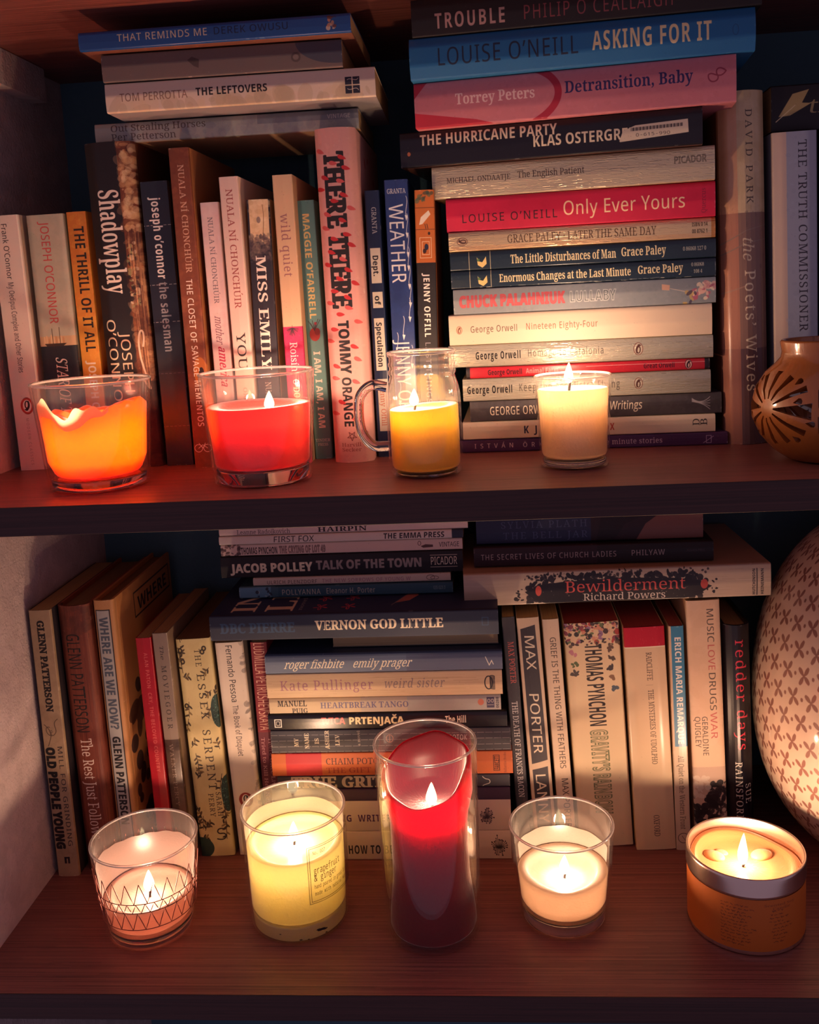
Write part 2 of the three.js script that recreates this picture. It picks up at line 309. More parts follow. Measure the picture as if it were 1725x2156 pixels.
// a book lies with its spine to the front and its title reading left to right, or stands with the title reading downwards
function book(key, o, art) {
  const q = POSE[key], { L, T } = q, standing = q.lean !== undefined, D = o.D ?? 0.122, fin = o.fin ?? 'matt';
  const t = o.hard ? 0.0022 : 0.0006, over = o.hard ? 0.003 : 0, bulge = o.bulge ?? (o.hard ? 0.0035 : 0.0007), r = o.hard ? 0.0024 : 0.0011, hinge = o.hard ? 0.006 : 0.0032;
  const root = thing('book', o.label, 'book', o.group);
  const X = (x) => (standing ? x : x - L / 2), Y = (y) => (standing ? y - T / 2 : y);
  const set = (g) => { if (standing) { g.rotateZ(-Math.PI / 2); g.translate(0, L, 0); } return g; };
  // the spine: a curved slip with rounded shoulders
  const curve = (y0, y1, zoff, rr) => {
    const pts = [];
    for (let i = 0; i <= 5; i++) { const a = Math.PI / 2 * i / 5; pts.push([y0 + rr - rr * Math.cos(a), -rr + rr * Math.sin(a)]); }
    for (let i = 1; i < 8; i++) pts.push([y0 + rr + (y1 - y0 - 2 * rr) * i / 8, 0]);
    for (let i = 5; i >= 0; i--) { const a = Math.PI / 2 * i / 5; pts.push([y1 - rr + rr * Math.cos(a), -rr + rr * Math.sin(a)]); }
    return pts.map(([y, z]) => { const u = (2 * y / T - 1); return [y, z + zoff - bulge * u * u]; });
  };
  const outer = curve(0, T, 0, r), inner = curve(t, T - t, -t, Math.max(r - t, 0.0003));
  outer.unshift([0, -hinge - bulge]); outer.push([T, -hinge - bulge]);
  inner.unshift([t, -hinge - bulge]); inner.push([T - t, -hinge - bulge]);
  const outline = [...outer, ...inner.reverse()].reverse().map(([y, z]) => [Y(y), z]);
  const at = place(Math.round(L * RES), Math.round(T * RES), key.length && o.sheet !== undefined ? [o.sheet] : [0, 1]);
  const ink = pen(at); ink.bg(o.colour); art?.(ink); ink.wear(o.wear ?? 60, '#f4e6d0', '#140c10');
  const uv = (x, y) => { const u = (x - X(0)) / L, v = (y - Y(0)) / T; return [(at.x + u * at.w) / at.size, 1 - (at.y + (1 - v) * at.h) / at.size]; };
  part('spine', set(prism(outline, X(0), X(L), uv)), printMaterial(at.s, fin), root);
  // covers and pages
  const z1 = -hinge - bulge, z0 = -D;
  const flat = (x, y, z) => [x * 8, z * 8];
  const slab = (y0) => set(prism(rect(Y(y0), Y(y0 + t), z0, z1, t * 0.25), X(0), X(L), flat));
  if (o.front) {
    const f = place(Math.round(L * 2400), Math.round((D - hinge) * 2400), [2]), fp = pen(f);
    fp.bg(o.cover ?? o.colour); o.front(fp);
    const g = set(prism(rect(Y(T - t), Y(T), z0, z1, t * 0.25), X(0), X(L), (x, y, z) => [(f.x + (x - X(0)) / L * f.w) / f.size, 1 - (f.y + (z - z0) / (z1 - z0) * f.h) / f.size]));
    part('front_cover', g, printMaterial(2, fin), root);
  } else part('front_cover', slab(T - t), coverMaterial(o.cover ?? o.colour, fin), root);
  part('back_cover', slab(0), coverMaterial(o.back ?? o.cover ?? o.colour, fin), root);
  const page = prism(rect(Y(t), Y(T - t), z0 + over + 0.0006, -t - bulge - 0.0012), X(0) + over + 0.0003, X(L) - over - 0.0003, (x, y, z) => [y / 0.012, (x + z) * 4]);
  part('page_block', set(page), pageMaterial(o.pages ?? '#d8c4a4'), root);
  root.position.set(q.at[0], q.at[1], q.at[2]);
  if (standing) { root.rotation.z = -R(q.lean); root.position.y += Math.abs(Math.sin(R(q.lean))) * T / 2; }
  else root.rotation.y = R(q.turn ?? 0) + (o.reverse ? Math.PI : 0);
  if (o.reverse) root.position.z -= D;
  return root;
}

// ---------------------------------------------------------------- the books, shelf by shelf
const UP = 'books standing on the middle shelf', LOW = 'books standing on the bottom shelf', RS = 'books lying in the right stack on the middle shelf', US = 'books lying on top of the standing books, upper left', CS = 'books lying in the central stack on the bottom shelf', BS = 'books lying on top of the standing books, lower right';
const CREAM = '#e6d6bd', INK = '#1d1718';

// standing on the middle shelf, left to right
book('s1', { label: 'white paperback with a red oval bird mark, standing leftmost against the left wall', group: UP, colour: '#d9cbb8', D: 0.12 }, (c) => {
  c.t('Frank O’Connor', 0.03, 0.245, 0.5, 0.2, INK, SANS); c.t('My Oedipus Complex and Other Stories', 0.255, 0.61, 0.5, 0.19, '#3a2f30', SANS);
  c.bird(0.742, 0.45, 0.032, Math.PI / 2, '#3b1512', '#d9cbb8', '#241a1c'); c.oval(0.742, 0.45, 0.032, 0.24, '#b8392c', 0); c.bird(0.742, 0.45, 0.026, Math.PI / 2, '#b8392c', '#e6d9c6', '#2b1a1c');
  c.t('MODERN CLASSICS', 0.79, 0.98, 0.5, 0.1, '#a8998a', SANS, { ls: 18 });
});
book('s2', { label: 'pale grey-green paperback with red capitals above a small sailing ship and a dark base', group: UP, colour: '#aaa68e', D: 0.125, cover: '#8f8b76' }, (c) => {
  c.blots(160, 0, 0.45, 0, 1, 6, 22, ['#b3ae96', '#9fa08a', '#b8ad90'], 0.25);
  c.box(0.47, 0, 0.512, 1, '#c29a6a', 0.7); c.box(0.508, 0, 1.01, 1, '#1d2129'); c.streaks(90, 0.51, 1, 0, 1, 0.05, ['#2c3039', '#11141b'], 0.5, 2);
  c.t('JOSEPH O’CONNOR', 0.03, 0.42, 0.52, 0.24, '#b8403c', SANS);
  for (let i = 0; i < 9; i++) { const y = 0.3 + i * 0.065, h = 0.02 + rnd() * 0.02; c.poly([[0.5, y], [0.5, y + 0.055], [0.5 - h, y + 0.045], [0.5 - h * 0.9, y + 0.01]], i % 3 ? '#cfae80' : '#b98a5c'); }
  c.line([[0.436, 0.42], [0.5, 0.42]], '#463628', 2); c.line([[0.44, 0.62], [0.5, 0.62]], '#463628', 2); c.poly([[0.498, 0.25], [0.498, 0.86], [0.508, 0.8], [0.509, 0.35]], '#3b2a20');
  c.t('STAR OF THE SEA', 0.55, 0.93, 0.45, 0.3, '#e0d3bf', SERIF, { sk: 0.22 });
});
book('s3', { label: 'orange and yellow paperback with tall narrow black capitals, left of the black book', group: UP, colour: '#c8892f', D: 0.12, cover: '#a7632a' }, (c) => {
  c.box(-0.01, 0, 0.2, 1, '#bd6f27'); c.box(0.2, 0, 0.4, 1, '#c47c2b'); c.blots(260, 0, 1, 0, 1, 3, 12, ['#d29a3e', '#b9772a', '#c98f38'], 0.25);
  c.t('THE THRILL OF IT ALL', 0.055, 0.54, 0.42, 0.5, '#201512', SANS, { w: 'bold' }); c.t('JOSEPH O’CONNOR', 0.577, 0.96, 0.45, 0.4, '#d8cdb6', SANS, { w: 'bold' });
});
book('s4', { label: 'tall black hardback with large white serif lettering and a strip of rust-coloured painting', group: UP, colour: '#17131a', D: 0.142, hard: true, bulge: 0.005, cover: '#5e3522' }, (c) => {
  c.box(-0.01, -0.05, 1.01, 0.3, '#6e3a24');
  c.blots(420, 0, 1, -0.03, 0.27, 4, 26, ['#8f5632', '#b98a5c', '#3b1a16', '#5c2c1e', '#c9a273'], 0.35); c.blots(90, 0.0, 0.27, 0, 0.27, 3, 16, ['#d9bd8c', '#caa06a'], 0.5);
  c.blots(60, 0.3, 0.5, 0.12, 0.29, 3, 10, ['#1a1216', '#d6c09a', '#8b8a5a'], 0.8); c.streaks(120, 0.25, 0.75, 0.02, 0.24, 0.2, ['#d8a36b', '#4b1f18'], 0.5, 3);
  c.box(0.73, -0.05, 1.01, 0.3, '#2c1216', 0.75); c.curve([[0.62, 0.16], [0.55, 0.05], [0.55, 0.3], [0.66, 0.22], [0.76, 0.1], [0.78, 0.02], [0.72, 0.22]], '#e0c7a6', 6);
  c.t('Shadowplay', 0.14, 0.455, 0.56, 0.42, '#e9dcc4', SERIF, { w: 'bold' }); c.t('O’CONNOR', 0.53, 0.825, 0.78, 0.2, '#dcc9a4', SANS); c.t('JOSEPH', 0.577, 0.765, 0.5, 0.2, '#dcc9a4', SANS);
});
book('s5', { label: 'dark slate paperback crossed by thin dashed lines with white lower-case lettering', group: UP, colour: '#24262f', D: 0.13, fin: 'gloss' }, (c) => {
  for (const x of [0.15, 0.355, 0.485, 0.667, 0.857]) c.line([[x, 0.02], [x, 0.98]], '#cfc3b4', 1.6, [9, 6]);
  c.box(0.66, 0, 1.01, 1, '#33353c', 0.6);
  c.box(0.05, 0.3, 0.595, 0.66, '#24262f'); c.t('joseph o’connor', 0.055, 0.335, 0.48, 0.33, '#eee3d2', SANS, { w: 'bold', ls: 3 }); c.t('the salesman', 0.345, 0.592, 0.48, 0.33, '#8f8b8a', SANS, { w: 'bold', ls: 3 });
});
book('s6', { label: 'tall rust-brown paperback with white capitals and a tiny bicycle at its foot', group: UP, colour: '#7a3f28', D: 0.13, cover: '#a06a40' }, (c) => {
  c.blots(240, 0, 1, 0, 1, 4, 16, ['#86492d', '#6b3422', '#8f5534'], 0.3); c.oval(0.69, 0.3, 0.045, 0.34, '#b4662c'); c.oval(0.695, 0.25, 0.018, 0.13, '#2a1a1c');
  c.t('NUALA NÍ CHONCHÚIR', 0.05, 0.38, 0.45, 0.29, '#d2ab8c', SERIF); c.t('THE CLOSET OF SAVAGE MEMENTOS', 0.4, 0.866, 0.5, 0.3, '#efe0cb', SANS, { ls: 4 });
  c.oval(0.936, 0.72, 0.012, 0.2, '#efe0cb', 2); c.oval(0.936, 0.26, 0.012, 0.2, '#efe0cb', 2); c.line([[0.936, 0.72], [0.925, 0.5], [0.936, 0.26]], '#efe0cb', 2); c.line([[0.92, 0.36], [0.936, 0.5], [0.92, 0.68]], '#efe0cb', 2);
});
book('s7', { label: 'slim pale pink paperback with grey capitals and curly red lettering', group: UP, colour: '#d9bdb2', D: 0.115 }, (c) => {
  c.blots(120, 0, 1, 0, 1, 5, 16, ['#e0c8bd', '#cdb0a8'], 0.25); c.t('NUALA NÍ CHONCHÚIR', 0.053, 0.375, 0.5, 0.26, '#6d6166', SERIF);
  c.t('mother', 0.42, 0.525, 0.5, 0.4, '#7a4a55', SERIF, { sk: 0.35 }); c.t('america', 0.535, 0.69, 0.42, 0.44, '#b3304a', SERIF, { sk: 0.35, w: 'bold' });
});
book('s8', { label: 'cream-pink paperback with faded pink capitals over three large dark letters', group: UP, colour: '#dcc0ac', D: 0.13 }, (c) => {
  c.t('NUALA NÍ CHONCHÚIR', 0.04, 0.445, 0.5, 0.34, '#96443f', SERIF); c.t('YOU', 0.53, 0.66, 0.5, 0.46, '#2a2022', SERIF); c.t('ORIGINAL', 0.72, 0.85, 0.5, 0.2, '#b99688', SERIF);
});
book('s9', { label: 'dark paperback with a cream patch on top and bold white serif capitals', group: UP, colour: '#25222c', D: 0.122, cover: '#b58a5c' }, (c) => {
  c.box(0.0, 0.05, 0.155, 0.9, '#d5b88b'); c.blots(60, 0.0, 0.16, 0.05, 0.9, 3, 14, ['#e2cba0', '#c4a274'], 0.4); c.oval(0.075, 0.5, 0.012, 0.09, '#8d7b6c'); c.curve([[0.02, 0.3], [0.08, 0.2], [0.12, 0.4], [0.16, 0.3]], '#8d6a48', 2);
  c.blots(120, 0.13, 0.23, 0.02, 0.95, 3, 12, ['#5c4a4a', '#8b7763', '#3d3238'], 0.45); c.t('MISS EMILY', 0.205, 0.635, 0.5, 0.42, '#eadcc6', SERIF, { w: 'bold' }); c.t('NUALA O’CONNOR', 0.68, 0.92, 0.5, 0.25, '#a99c8f', SERIF);
});
book('s10', { label: 'cream paperback with a small bare tree above its bright pink lower half', group: UP, colour: '#cfae86', D: 0.13 }, (c) => {
  c.box(0.517, -0.05, 1.01, 1.05, '#c02455'); c.blots(300, 0.52, 1, 0, 1, 2, 5, ['#a81c48', '#d23a66'], 0.4); c.t('wild quiet', 0.13, 0.345, 0.5, 0.42, '#8f5f62', SERIF, { ls: 5 });
  c.on(() => { c.g.translate(0.512 * c.W, 0.5 * c.H); c.g.rotate(Math.PI / 2); c.g.strokeStyle = '#2b2528'; for (let i = 0; i < 26; i++) { const a = -Math.PI * (0.05 + 0.9 * i / 25); c.g.lineWidth = 1; c.g.beginPath(); c.g.moveTo(0, 0); c.g.lineTo(0, -9); c.g.lineTo(Math.cos(a) * 22, -9 + Math.sin(a) * (18 + rnd() * 10)); c.g.stroke(); } });
  c.t('Roisín', 0.57, 0.675, 0.5, 0.36, '#ecd6cc', SERIF); c.t('O’DONNELL', 0.7, 0.86, 0.5, 0.3, '#ecd6cc', SERIF);
});
book('s11', { label: 'teal paperback with yellow capitals and a small red anatomical heart', group: UP, colour: '#5f8d84', D: 0.12 }, (c) => {
  c.t('MAGGIE O’FARRELL', 0.047, 0.45, 0.52, 0.38, '#dcc47e', SANS, { w: 'bold' }); c.t('I AM, I AM, I AM', 0.575, 0.88, 0.46, 0.38, '#e3d3bb', SANS, { w: 'bold' });
  c.oval(0.51, 0.5, 0.026, 0.3, '#9c2b26'); c.oval(0.5, 0.35, 0.014, 0.16, '#7d1f22'); for (let i = 0; i < 7; i++) c.line([[0.495, 0.5], [0.47 - rnd() * 0.02, 0.15 + i * 0.11]], '#33262b', 2); c.oval(0.468, 0.42, 0.006, 0.08, '#8d2434');
  c.up('TINDER', 0.925, 0.08, 0.92, 0.011, '#d6dccb', SERIF, { down: false }); c.up('PRESS', 0.943, 0.2, 0.8, 0.011, '#d6dccb', SERIF);
});
book('s12', { label: 'thick pink hardback with heavy black slab letters and scattered red petals', group: UP, colour: '#cf968a', D: 0.15, hard: true, bulge: 0.006, front: (c) => {
  c.up('THERE', 0.26, 0.02, 0.8, 0.14, '#241a1d', SERIF, { w: 'bold' }); c.up('THERE', 0.46, 0.02, 0.8, 0.14, '#241a1d', SERIF, { w: 'bold' }); c.blots(26, 0.05, 0.9, 0.1, 0.95, 7, 12, ['#b52a30', '#c23a3a'], 0.95);
  c.up('TOMMY', 0.66, 0.1, 0.7, 0.07, '#241a1d', SANS, { w: 'bold' }); c.up('ORANGE', 0.76, 0.1, 0.7, 0.07, '#241a1d', SANS, { w: 'bold' });
} }, (c) => {
  c.blots(300, 0, 1, 0, 1, 2, 7, ['#d8a296', '#c48b80'], 0.35);
  c.t('THERE THERE', 0.07, 0.528, 0.55, 0.44, '#1f181c', SERIF, { w: 'bold', bold: 9 }); c.t('TOMMY', 0.565, 0.725, 0.55, 0.26, '#1f181c', SANS, { w: 'bold', bold: 4 }); c.t('ORANGE', 0.735, 0.89, 0.55, 0.24, '#1f181c', SANS, { w: 'bold', bold: 2 });
  for (let i = 0; i < 46; i++) { const x = 0.06 + 0.84 * i / 45 + rnd() * 0.008, y = [0.86, 0.34, 0.6, 0.22, 0.74, 0.44][i % 6] + (rnd() - 0.5) * 0.1; if (x > 0.55 && y > 0.4 && y < 0.7) continue; c.on(() => { c.g.translate(x * c.W, y * c.H); c.g.rotate(0.15 + (rnd() - 0.5) * 0.4 + Math.PI * 0.55); c.g.fillStyle = rnd() < 0.7 ? '#b8262c' : '#c4504e'; c.g.beginPath(); c.g.moveTo(-15, 0); c.g.bezierCurveTo(-4, -10, 12, -10, 14, 0); c.g.bezierCurveTo(12, 9, -4, 8, -15, 0); c.g.fill(); }); }
  c.on(() => { c.g.translate(0.918 * c.W, 0.5 * c.H); c.g.strokeStyle = '#6e2a2a'; c.g.lineWidth = 2; c.g.beginPath(); for (let i = 0; i < 11; i++) { const a = i * Math.PI * 0.4 * 2, r = i % 2 ? 6 : 16; c.g.lineTo(Math.cos(a / 2) * r, Math.sin(a / 2) * r); } c.g.stroke(); });
  c.up('Harvill', 0.945, 0.28, 0.78, 0.0105, '#7d2f2d', SERIF); c.up('Secker', 0.96, 0.28, 0.78, 0.0105, '#7d2f2d', SERIF);
});
book('s13', { label: 'slim navy paperback with small white label boxes, right of the petal-strewn pink hardback', group: UP, colour: '#1f2a45', D: 0.12, fin: 'gloss' }, (c) => {
  c.t('GRANTA', 0.06, 0.158, 0.42, 0.3, '#c9c4bb', SERIF);
  for (const [x0, x1, s, a, b] of [[0.21, 0.34, 'Dept.', 0.235, 0.315], [0.372, 0.432, 'of', 0.385, 0.42], [0.47, 0.668, 'Speculation', 0.485, 0.655]]) { c.box(x0, 0.12, x1, 0.8, '#d5cbb4'); c.t(s, a, b, 0.47, 0.38, '#1b1a20', SANS, { w: 'bold' }); }
  c.box(0.7, 0.1, 0.9, 0.78, '#c3b6a2'); c.t('Jenny Offill', 0.73, 0.88, 0.45, 0.34, '#b0563e', SERIF);
});
book('s14', { label: 'blue paperback with tall thin white capitals and swirling little white arrows', group: UP, colour: '#2a3b6b', D: 0.12, fin: 'gloss' }, (c) => {
  c.blots(80, 0, 1, 0, 1, 10, 30, ['#30447a', '#243260'], 0.3); c.up('GRANTA', 0.04, 0.1, 0.9, 0.016, '#d9d3c6', SERIF);
  c.t('WEATHER', 0.085, 0.365, 0.55, 0.6, '#dcd9d2', SANS, { bold: 0 }); c.t('JENNY OFFILL', 0.575, 0.93, 0.55, 0.58, '#d8d4cc', SANS);
  for (let i = 0; i < 15; i++) { const x = 0.06 + 0.06 * i + (rnd() - 0.5) * 0.02, y = i < 6 ? 0.1 : (i % 3) * 0.3 + 0.15; if (x > 0.56 && y > 0.2 && y < 0.75) continue; c.curve([[x, y], [x + 0.02, y - 0.12], [x + 0.05, y + 0.1], [x + 0.075, y + 0.02]], '#c9c8c8', 2); c.poly([[x + 0.088, y + 0.03], [x + 0.068, y - 0.05], [x + 0.066, y + 0.08]], '#e2ddd2'); }
});
book('s15', { label: 'black paperback whose orange top shows little line drawings, beside the right stack', group: UP, colour: '#1b171c', D: 0.12, cover: '#8f5636' }, (c) => {
  c.box(-0.01, -0.05, 0.268, 1.05, '#c46a2e'); c.blots(14, 0.01, 0.05, 0.1, 0.9, 4, 12, ['#5d6a4a', '#3f4b3c'], 0.7); c.line([[0.065, 0], [0.065, 1]], '#6d3a1e', 2); c.line([[0.145, 0], [0.145, 1]], '#6d3a1e', 2);
  c.poly([[0.075, 0.3], [0.09, 0.2], [0.125, 0.62], [0.128, 0.8], [0.1, 0.7]], '#e8d8bd'); c.line([[0.125, 0.5], [0.142, 0.45]], '#3a2520', 2); c.line([[0.125, 0.4], [0.142, 0.35]], '#3a2520', 2);
  c.frame(0.175, 0.2, 0.25, 0.78, '#e6c9a0', 2); c.frame(0.19, 0.3, 0.238, 0.66, '#e6c9a0', 2); c.oval(0.21, 0.45, 0.012, 0.1, '#1d2a44'); c.oval(0.225, 0.55, 0.009, 0.09, '#3b2020'); c.oval(0.16, 0.3, 0.006, 0.06, '#3a2520');
  c.t('JENNY OFFILL', 0.31, 0.548, 0.5, 0.3, '#efe6d6', SANS, { w: 'bold', ls: 6 }); c.t('LAST THINGS', 0.565, 0.8, 0.5, 0.28, '#8d878a', SANS, { ls: 8 });
});
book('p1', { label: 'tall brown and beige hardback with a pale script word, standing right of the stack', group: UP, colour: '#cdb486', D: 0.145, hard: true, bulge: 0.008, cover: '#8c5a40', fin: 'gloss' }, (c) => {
  c.blots(90, 0, 0.35, 0, 1, 10, 34, ['#d6be92', '#bfa677'], 0.3); c.box(0.335, -0.05, 0.72, 1.05, '#8a6a5a'); c.box(0.72, -0.05, 1.01, 1.05, '#644846'); c.streaks(120, 0.3, 0.9, 0, 1, 0.04, ['#7f6150', '#5a4038'], 0.4, 3); c.streaks(60, 0.33, 0.36, 0, 1, 0.02, ['#8a715a'], 0.6, 3);
  c.box(-0.01, 0.66, 1.01, 1.05, '#d98862', 0.5); c.line([[0.42, 1], [0.385, 0.5], [0.37, 0]], '#8f7a68', 3); c.line([[0.45, 1], [0.42, 0.5], [0.41, 0]], '#8f7a68', 3); c.line([[0.56, 1], [0.54, 0.5]], '#a8836c', 4);  // salmon band: light on the rounded left side, painted into the spine
  c.t('DAVID PARK', 0.05, 0.31, 0.4, 0.15, '#4a3b30', SERIF, { ls: 22 }); c.t('the', 0.4, 0.468, 0.45, 0.24, '#d0bb98', SERIF, { sk: 0.3 }); c.t('Poets’ Wives', 0.495, 0.845, 0.42, 0.24, '#d8c6a2', SERIF, { ls: 10 });
});
book('p2', { label: 'grey-blue book with dark capitals and a cream hinge, behind the orange lantern', group: UP, colour: '#a3a7b0', D: 0.13, cover: '#7d828e' }, (c) => {
  c.box(-0.01, 0.69, 1.01, 1.05, '#d2b8a0'); c.blots(140, 0, 1, 0, 0.68, 3, 10, ['#adb1b9', '#979ca6'], 0.35); c.t('THE TRUTH COMMISSIONER', 0.026, 0.636, 0.33, 0.19, '#2c2a36', SERIF, { ls: 6 }); c.t('DAVID PARK', 0.67, 0.95, 0.33, 0.19, '#2c2a36', SERIF, { ls: 6 });
});
POSE.p4 = { at: [0.2595, 0.334, -0.131], L: 0.2135, T: 0.046, lean: 0 };
POSE.p3 = { at: [0.281, 0.549, -0.135], L: 0.156, T: 0.031, turn: -2 };
book('p4', { label: 'thick navy book at the right edge, beside the grey-blue book behind the lantern', group: UP, colour: '#1d2c50', D: 0.125, fin: 'gloss' }, (c) => { c.streaks(60, 0, 1, 0.7, 1, 0.04, ['#46608c', '#0e1528'], 0.5, 2); });  // streaks paint glints along the left side of the spine
book('p3', { label: 'black book with a gilt quill lying on the grey-blue book, top right corner', group: US, colour: '#15131a', D: 0.12 }, (c) => {
  c.poly([[0.03, 0.68], [0.09, 0.2], [0.16, 0.12], [0.13, 0.4], [0.17, 0.42], [0.08, 0.66]], '#b79c62'); c.line([[0.02, 0.78], [0.1, 0.45]], '#d8c290', 3); c.t('the', 0.15, 0.34, 0.48, 0.3, '#9c8a5c', SERIF, { sk: 0.2 });
});

// lying on the standing books, upper left, from the lowest up
book('u4', { label: 'grey-green paperback with two lines of dark serif lettering, lowest of the upper left stack', group: US, colour: '#a09e92', D: 0.118, back: '#c9a27a', fin: 'gloss' }, (c) => {
  c.box(-0.01, 0, 0.08, 1, '#b5af98'); c.blots(160, 0.1, 1, 0, 1, 5, 22, ['#92938f', '#a7a49a', '#85868a'], 0.35); c.box(0.62, 0.0, 1.01, 0.5, '#6b6d74', 0.6); c.t('Out Stealing Horses', 0.06, 0.425, 0.28, 0.34, '#4b3a35', SERIF); c.t('Per Petterson', 0.06, 0.31, 0.72, 0.34, '#4b3a35', SERIF); c.t('VINTAGE', 0.883, 0.97, 0.34, 0.22, '#c9c0b4', SANS);
});
book('u3', { label: 'cream paperback with brown and black capitals and a black square mark, jutting out', group: US, colour: '#dccaae', D: 0.12, back: '#8f8a8c', cover: '#dccaae' }, (c) => {
  c.blots(60, 0, 1, 0.7, 1, 10, 40, ['#dcc59c', '#bfa985'], 0.4); c.t('TOM PERROTTA', 0.053, 0.307, 0.5, 0.28, '#8c6c56', SANS); c.t('THE LEFTOVERS', 0.338, 0.605, 0.46, 0.27, '#1c181c', SANS, { w: 'bold' });
  c.box(0.89, 0.3, 0.914, 0.56, '#1d2030'); c.box(0.918, 0.3, 0.943, 0.56, '#1d2030'); c.box(0.89, 0.6, 0.914, 0.86, '#1d2030'); c.box(0.918, 0.6, 0.943, 0.86, '#1d2030'); c.curve([[0.898, 0.4], [0.91, 0.3], [0.93, 0.5], [0.938, 0.36]], '#d9c8ab', 2); c.curve([[0.898, 0.7], [0.91, 0.8], [0.93, 0.6], [0.938, 0.76]], '#d9c8ab', 2);
});
book('u2', { label: 'plain grey-brown paperback with a dark disc at its right end, second from the top', group: US, colour: '#6f6058', D: 0.115 }, (c) => {
  c.oval(0.98, 0.0, 0.17, 0.85, '#454650'); c.poly([[0.36, 0.4], [0.38, 0.28], [0.41, 0.4], [0.405, 0.7], [0.385, 0.62]], '#4c3f3a'); c.oval(0.81, 0.55, 0.02, 0.18, '#554741'); c.oval(0.81, 0.55, 0.012, 0.1, '#7d6d62');
});
book('u1', { label: 'blue paperback with cream capitals, topmost of the upper left stack just under the board', group: US, colour: '#20508a', D: 0.12, back: '#8a5a48', fin: 'gloss' }, (c) => {
  c.t('THAT REMINDS ME', 0.144, 0.48, 0.45, 0.4, '#dcc6a0', SANS, { ls: 4 }); c.t('DEREK OWUSU', 0.5, 0.777, 0.45, 0.4, '#0e1c36', SANS, { ls: 4 }); c.blots(16, 0.918, 0.948, 0.15, 0.75, 3, 8, ['#c08a6a', '#d8c0a0', '#6d3a34', '#31406a'], 0.9);
});

// the right stack on the middle shelf, from the bottom up
book('r1', { label: 'slim purple paperback with spaced white capitals, bottom of the right stack', group: RS, colour: '#4a2148', D: 0.12 }, (c) => { c.box(0.48, 0, 0.74, 1, '#57305a', 0.5); c.t('ISTVÁN ÖRKÉNY', 0.087, 0.42, 0.48, 0.36, '#d8c2bc', SANS, { ls: 60 }); c.t('one minute stories', 0.535, 0.77, 0.46, 0.42, '#d6bfc0', SERIF, { ls: 4 }); c.frame(0.925, 0.24, 0.942, 0.8, '#b99db0', 2); c.line([[0.915, 0.8], [0.95, 0.3]], '#b99db0', 2); });
book('r2', { label: 'cream paperback with navy and red spaced capitals, on the slim purple book', group: RS, colour: '#d9c3a6', D: 0.12 }, (c) => { c.t('K J ORR', 0.245, 0.41, 0.5, 0.42, '#23223c', SANS, { w: 'bold', ls: 20 }); c.t('LIGHT BOX', 0.43, 0.607, 0.5, 0.4, '#b23a2c', SANS, { w: 'bold', ls: 14 }); c.up('D', 0.925, 0.2, 0.62, 0.026, '#1d1a1f', SERIF); c.up('B', 0.955, 0.2, 0.62, 0.026, '#1d1a1f', SERIF); });
book('r3', { label: 'dark grey paperback with pale capitals and a faint bird mark, third from the bottom', group: RS, colour: '#3d3638', D: 0.12 }, (c) => { c.blots(160, 0, 1, 0, 1, 5, 20, ['#463f41', '#342e31'], 0.4); c.t('GEORGE ORWELL', 0.08, 0.335, 0.5, 0.4, '#e0cfb2', SANS, { ls: 6 }); c.t('Writings', 0.56, 0.69, 0.45, 0.4, '#e0cfb2', SANS, { sk: 0.1 }); c.t('Essays', 0.42, 0.53, 0.45, 0.4, '#e0cfb2', SANS, { sk: 0.1 }); for (let i = 0; i < 5; i++) c.curve([[0.885, 0.25 + i * 0.04], [0.905, 0.45], [0.93, 0.5], [0.955, 0.2 + i * 0.15]], '#a39a98', 2); });
const silver = (c, a, b, x0, x1) => { c.streaks(160, -0.02, 1, 0, 1, 0.06, ['#c6bda6', '#8f8876', '#d8cfb8'], 0.35, 1.5); c.t(a, ...x0, 0.5, 0.33, '#191519', SANS, { w: 'bold', ls: 10 }); c.t(b, ...x1, 0.46, 0.33, '#5c544c', SANS, { ls: 12 }); };
book('r4', { label: 'silvery creased paperback with an oval bird mark, just below the thin red book', group: RS, colour: '#b1a993', D: 0.12, fin: 'foil' }, (c) => { silver(c, 'George Orwell', 'Keep the Aspidistra Flying', [0.017, 0.205], [0.23, 0.64]); c.bird(0.714, 0.48, 0.022, 0, '#7d4438', '#c9bfa6', '#5d3a33'); });
book('r5', { label: 'thin bright red paperback with black lettering in the right stack', group: RS, colour: '#b3202c', D: 0.12, fin: 'gloss' }, (c) => { c.box(-0.01, 0, 0.016, 1, '#241a1d'); c.box(0.98, 0, 1.01, 1, '#241a1d'); c.t('George Orwell', 0.09, 0.235, 0.5, 0.46, '#2b1216', SANS, { w: 'bold' }); c.t('Animal Farm', 0.25, 0.385, 0.48, 0.44, '#d98a84', SANS, { w: 'bold' }); c.t('Great Orwell', 0.733, 0.86, 0.5, 0.42, '#3a0f16', SANS, { w: 'bold' }); c.line([[0.5, 0.3], [0.98, 0.3]], '#e2b0a4', 1.5); c.bird(0.915, 0.5, 0.019, 0, '#2b1216', '#d8a99a', '#2b1216'); });
book('r6', { label: 'silvery creased paperback with an oval bird mark, just above the thin red book', group: RS, colour: '#b1a993', D: 0.12, fin: 'foil' }, (c) => { silver(c, 'George Orwell', 'Homage to Catalonia', [0.104, 0.28], [0.305, 0.595]); c.bird(0.724, 0.48, 0.023, 0, '#7d4438', '#c9bfa6', '#5d3a33'); });
book('r7', { label: 'thick peach-cream paperback with a tiny oval mark at its left end', group: RS, colour: '#d6bfa2', D: 0.12 }, (c) => { c.bird(0.04, 0.5, 0.015, 0, '#7d4438', '#d8b592', '#7d4438'); c.t('George Orwell', 0.083, 0.267, 0.49, 0.22, '#5a4338', SANS, { ls: 6 }); c.t('Nineteen Eighty-Four', 0.298, 0.574, 0.47, 0.22, '#8a5a44', SANS, { ls: 6 }); });
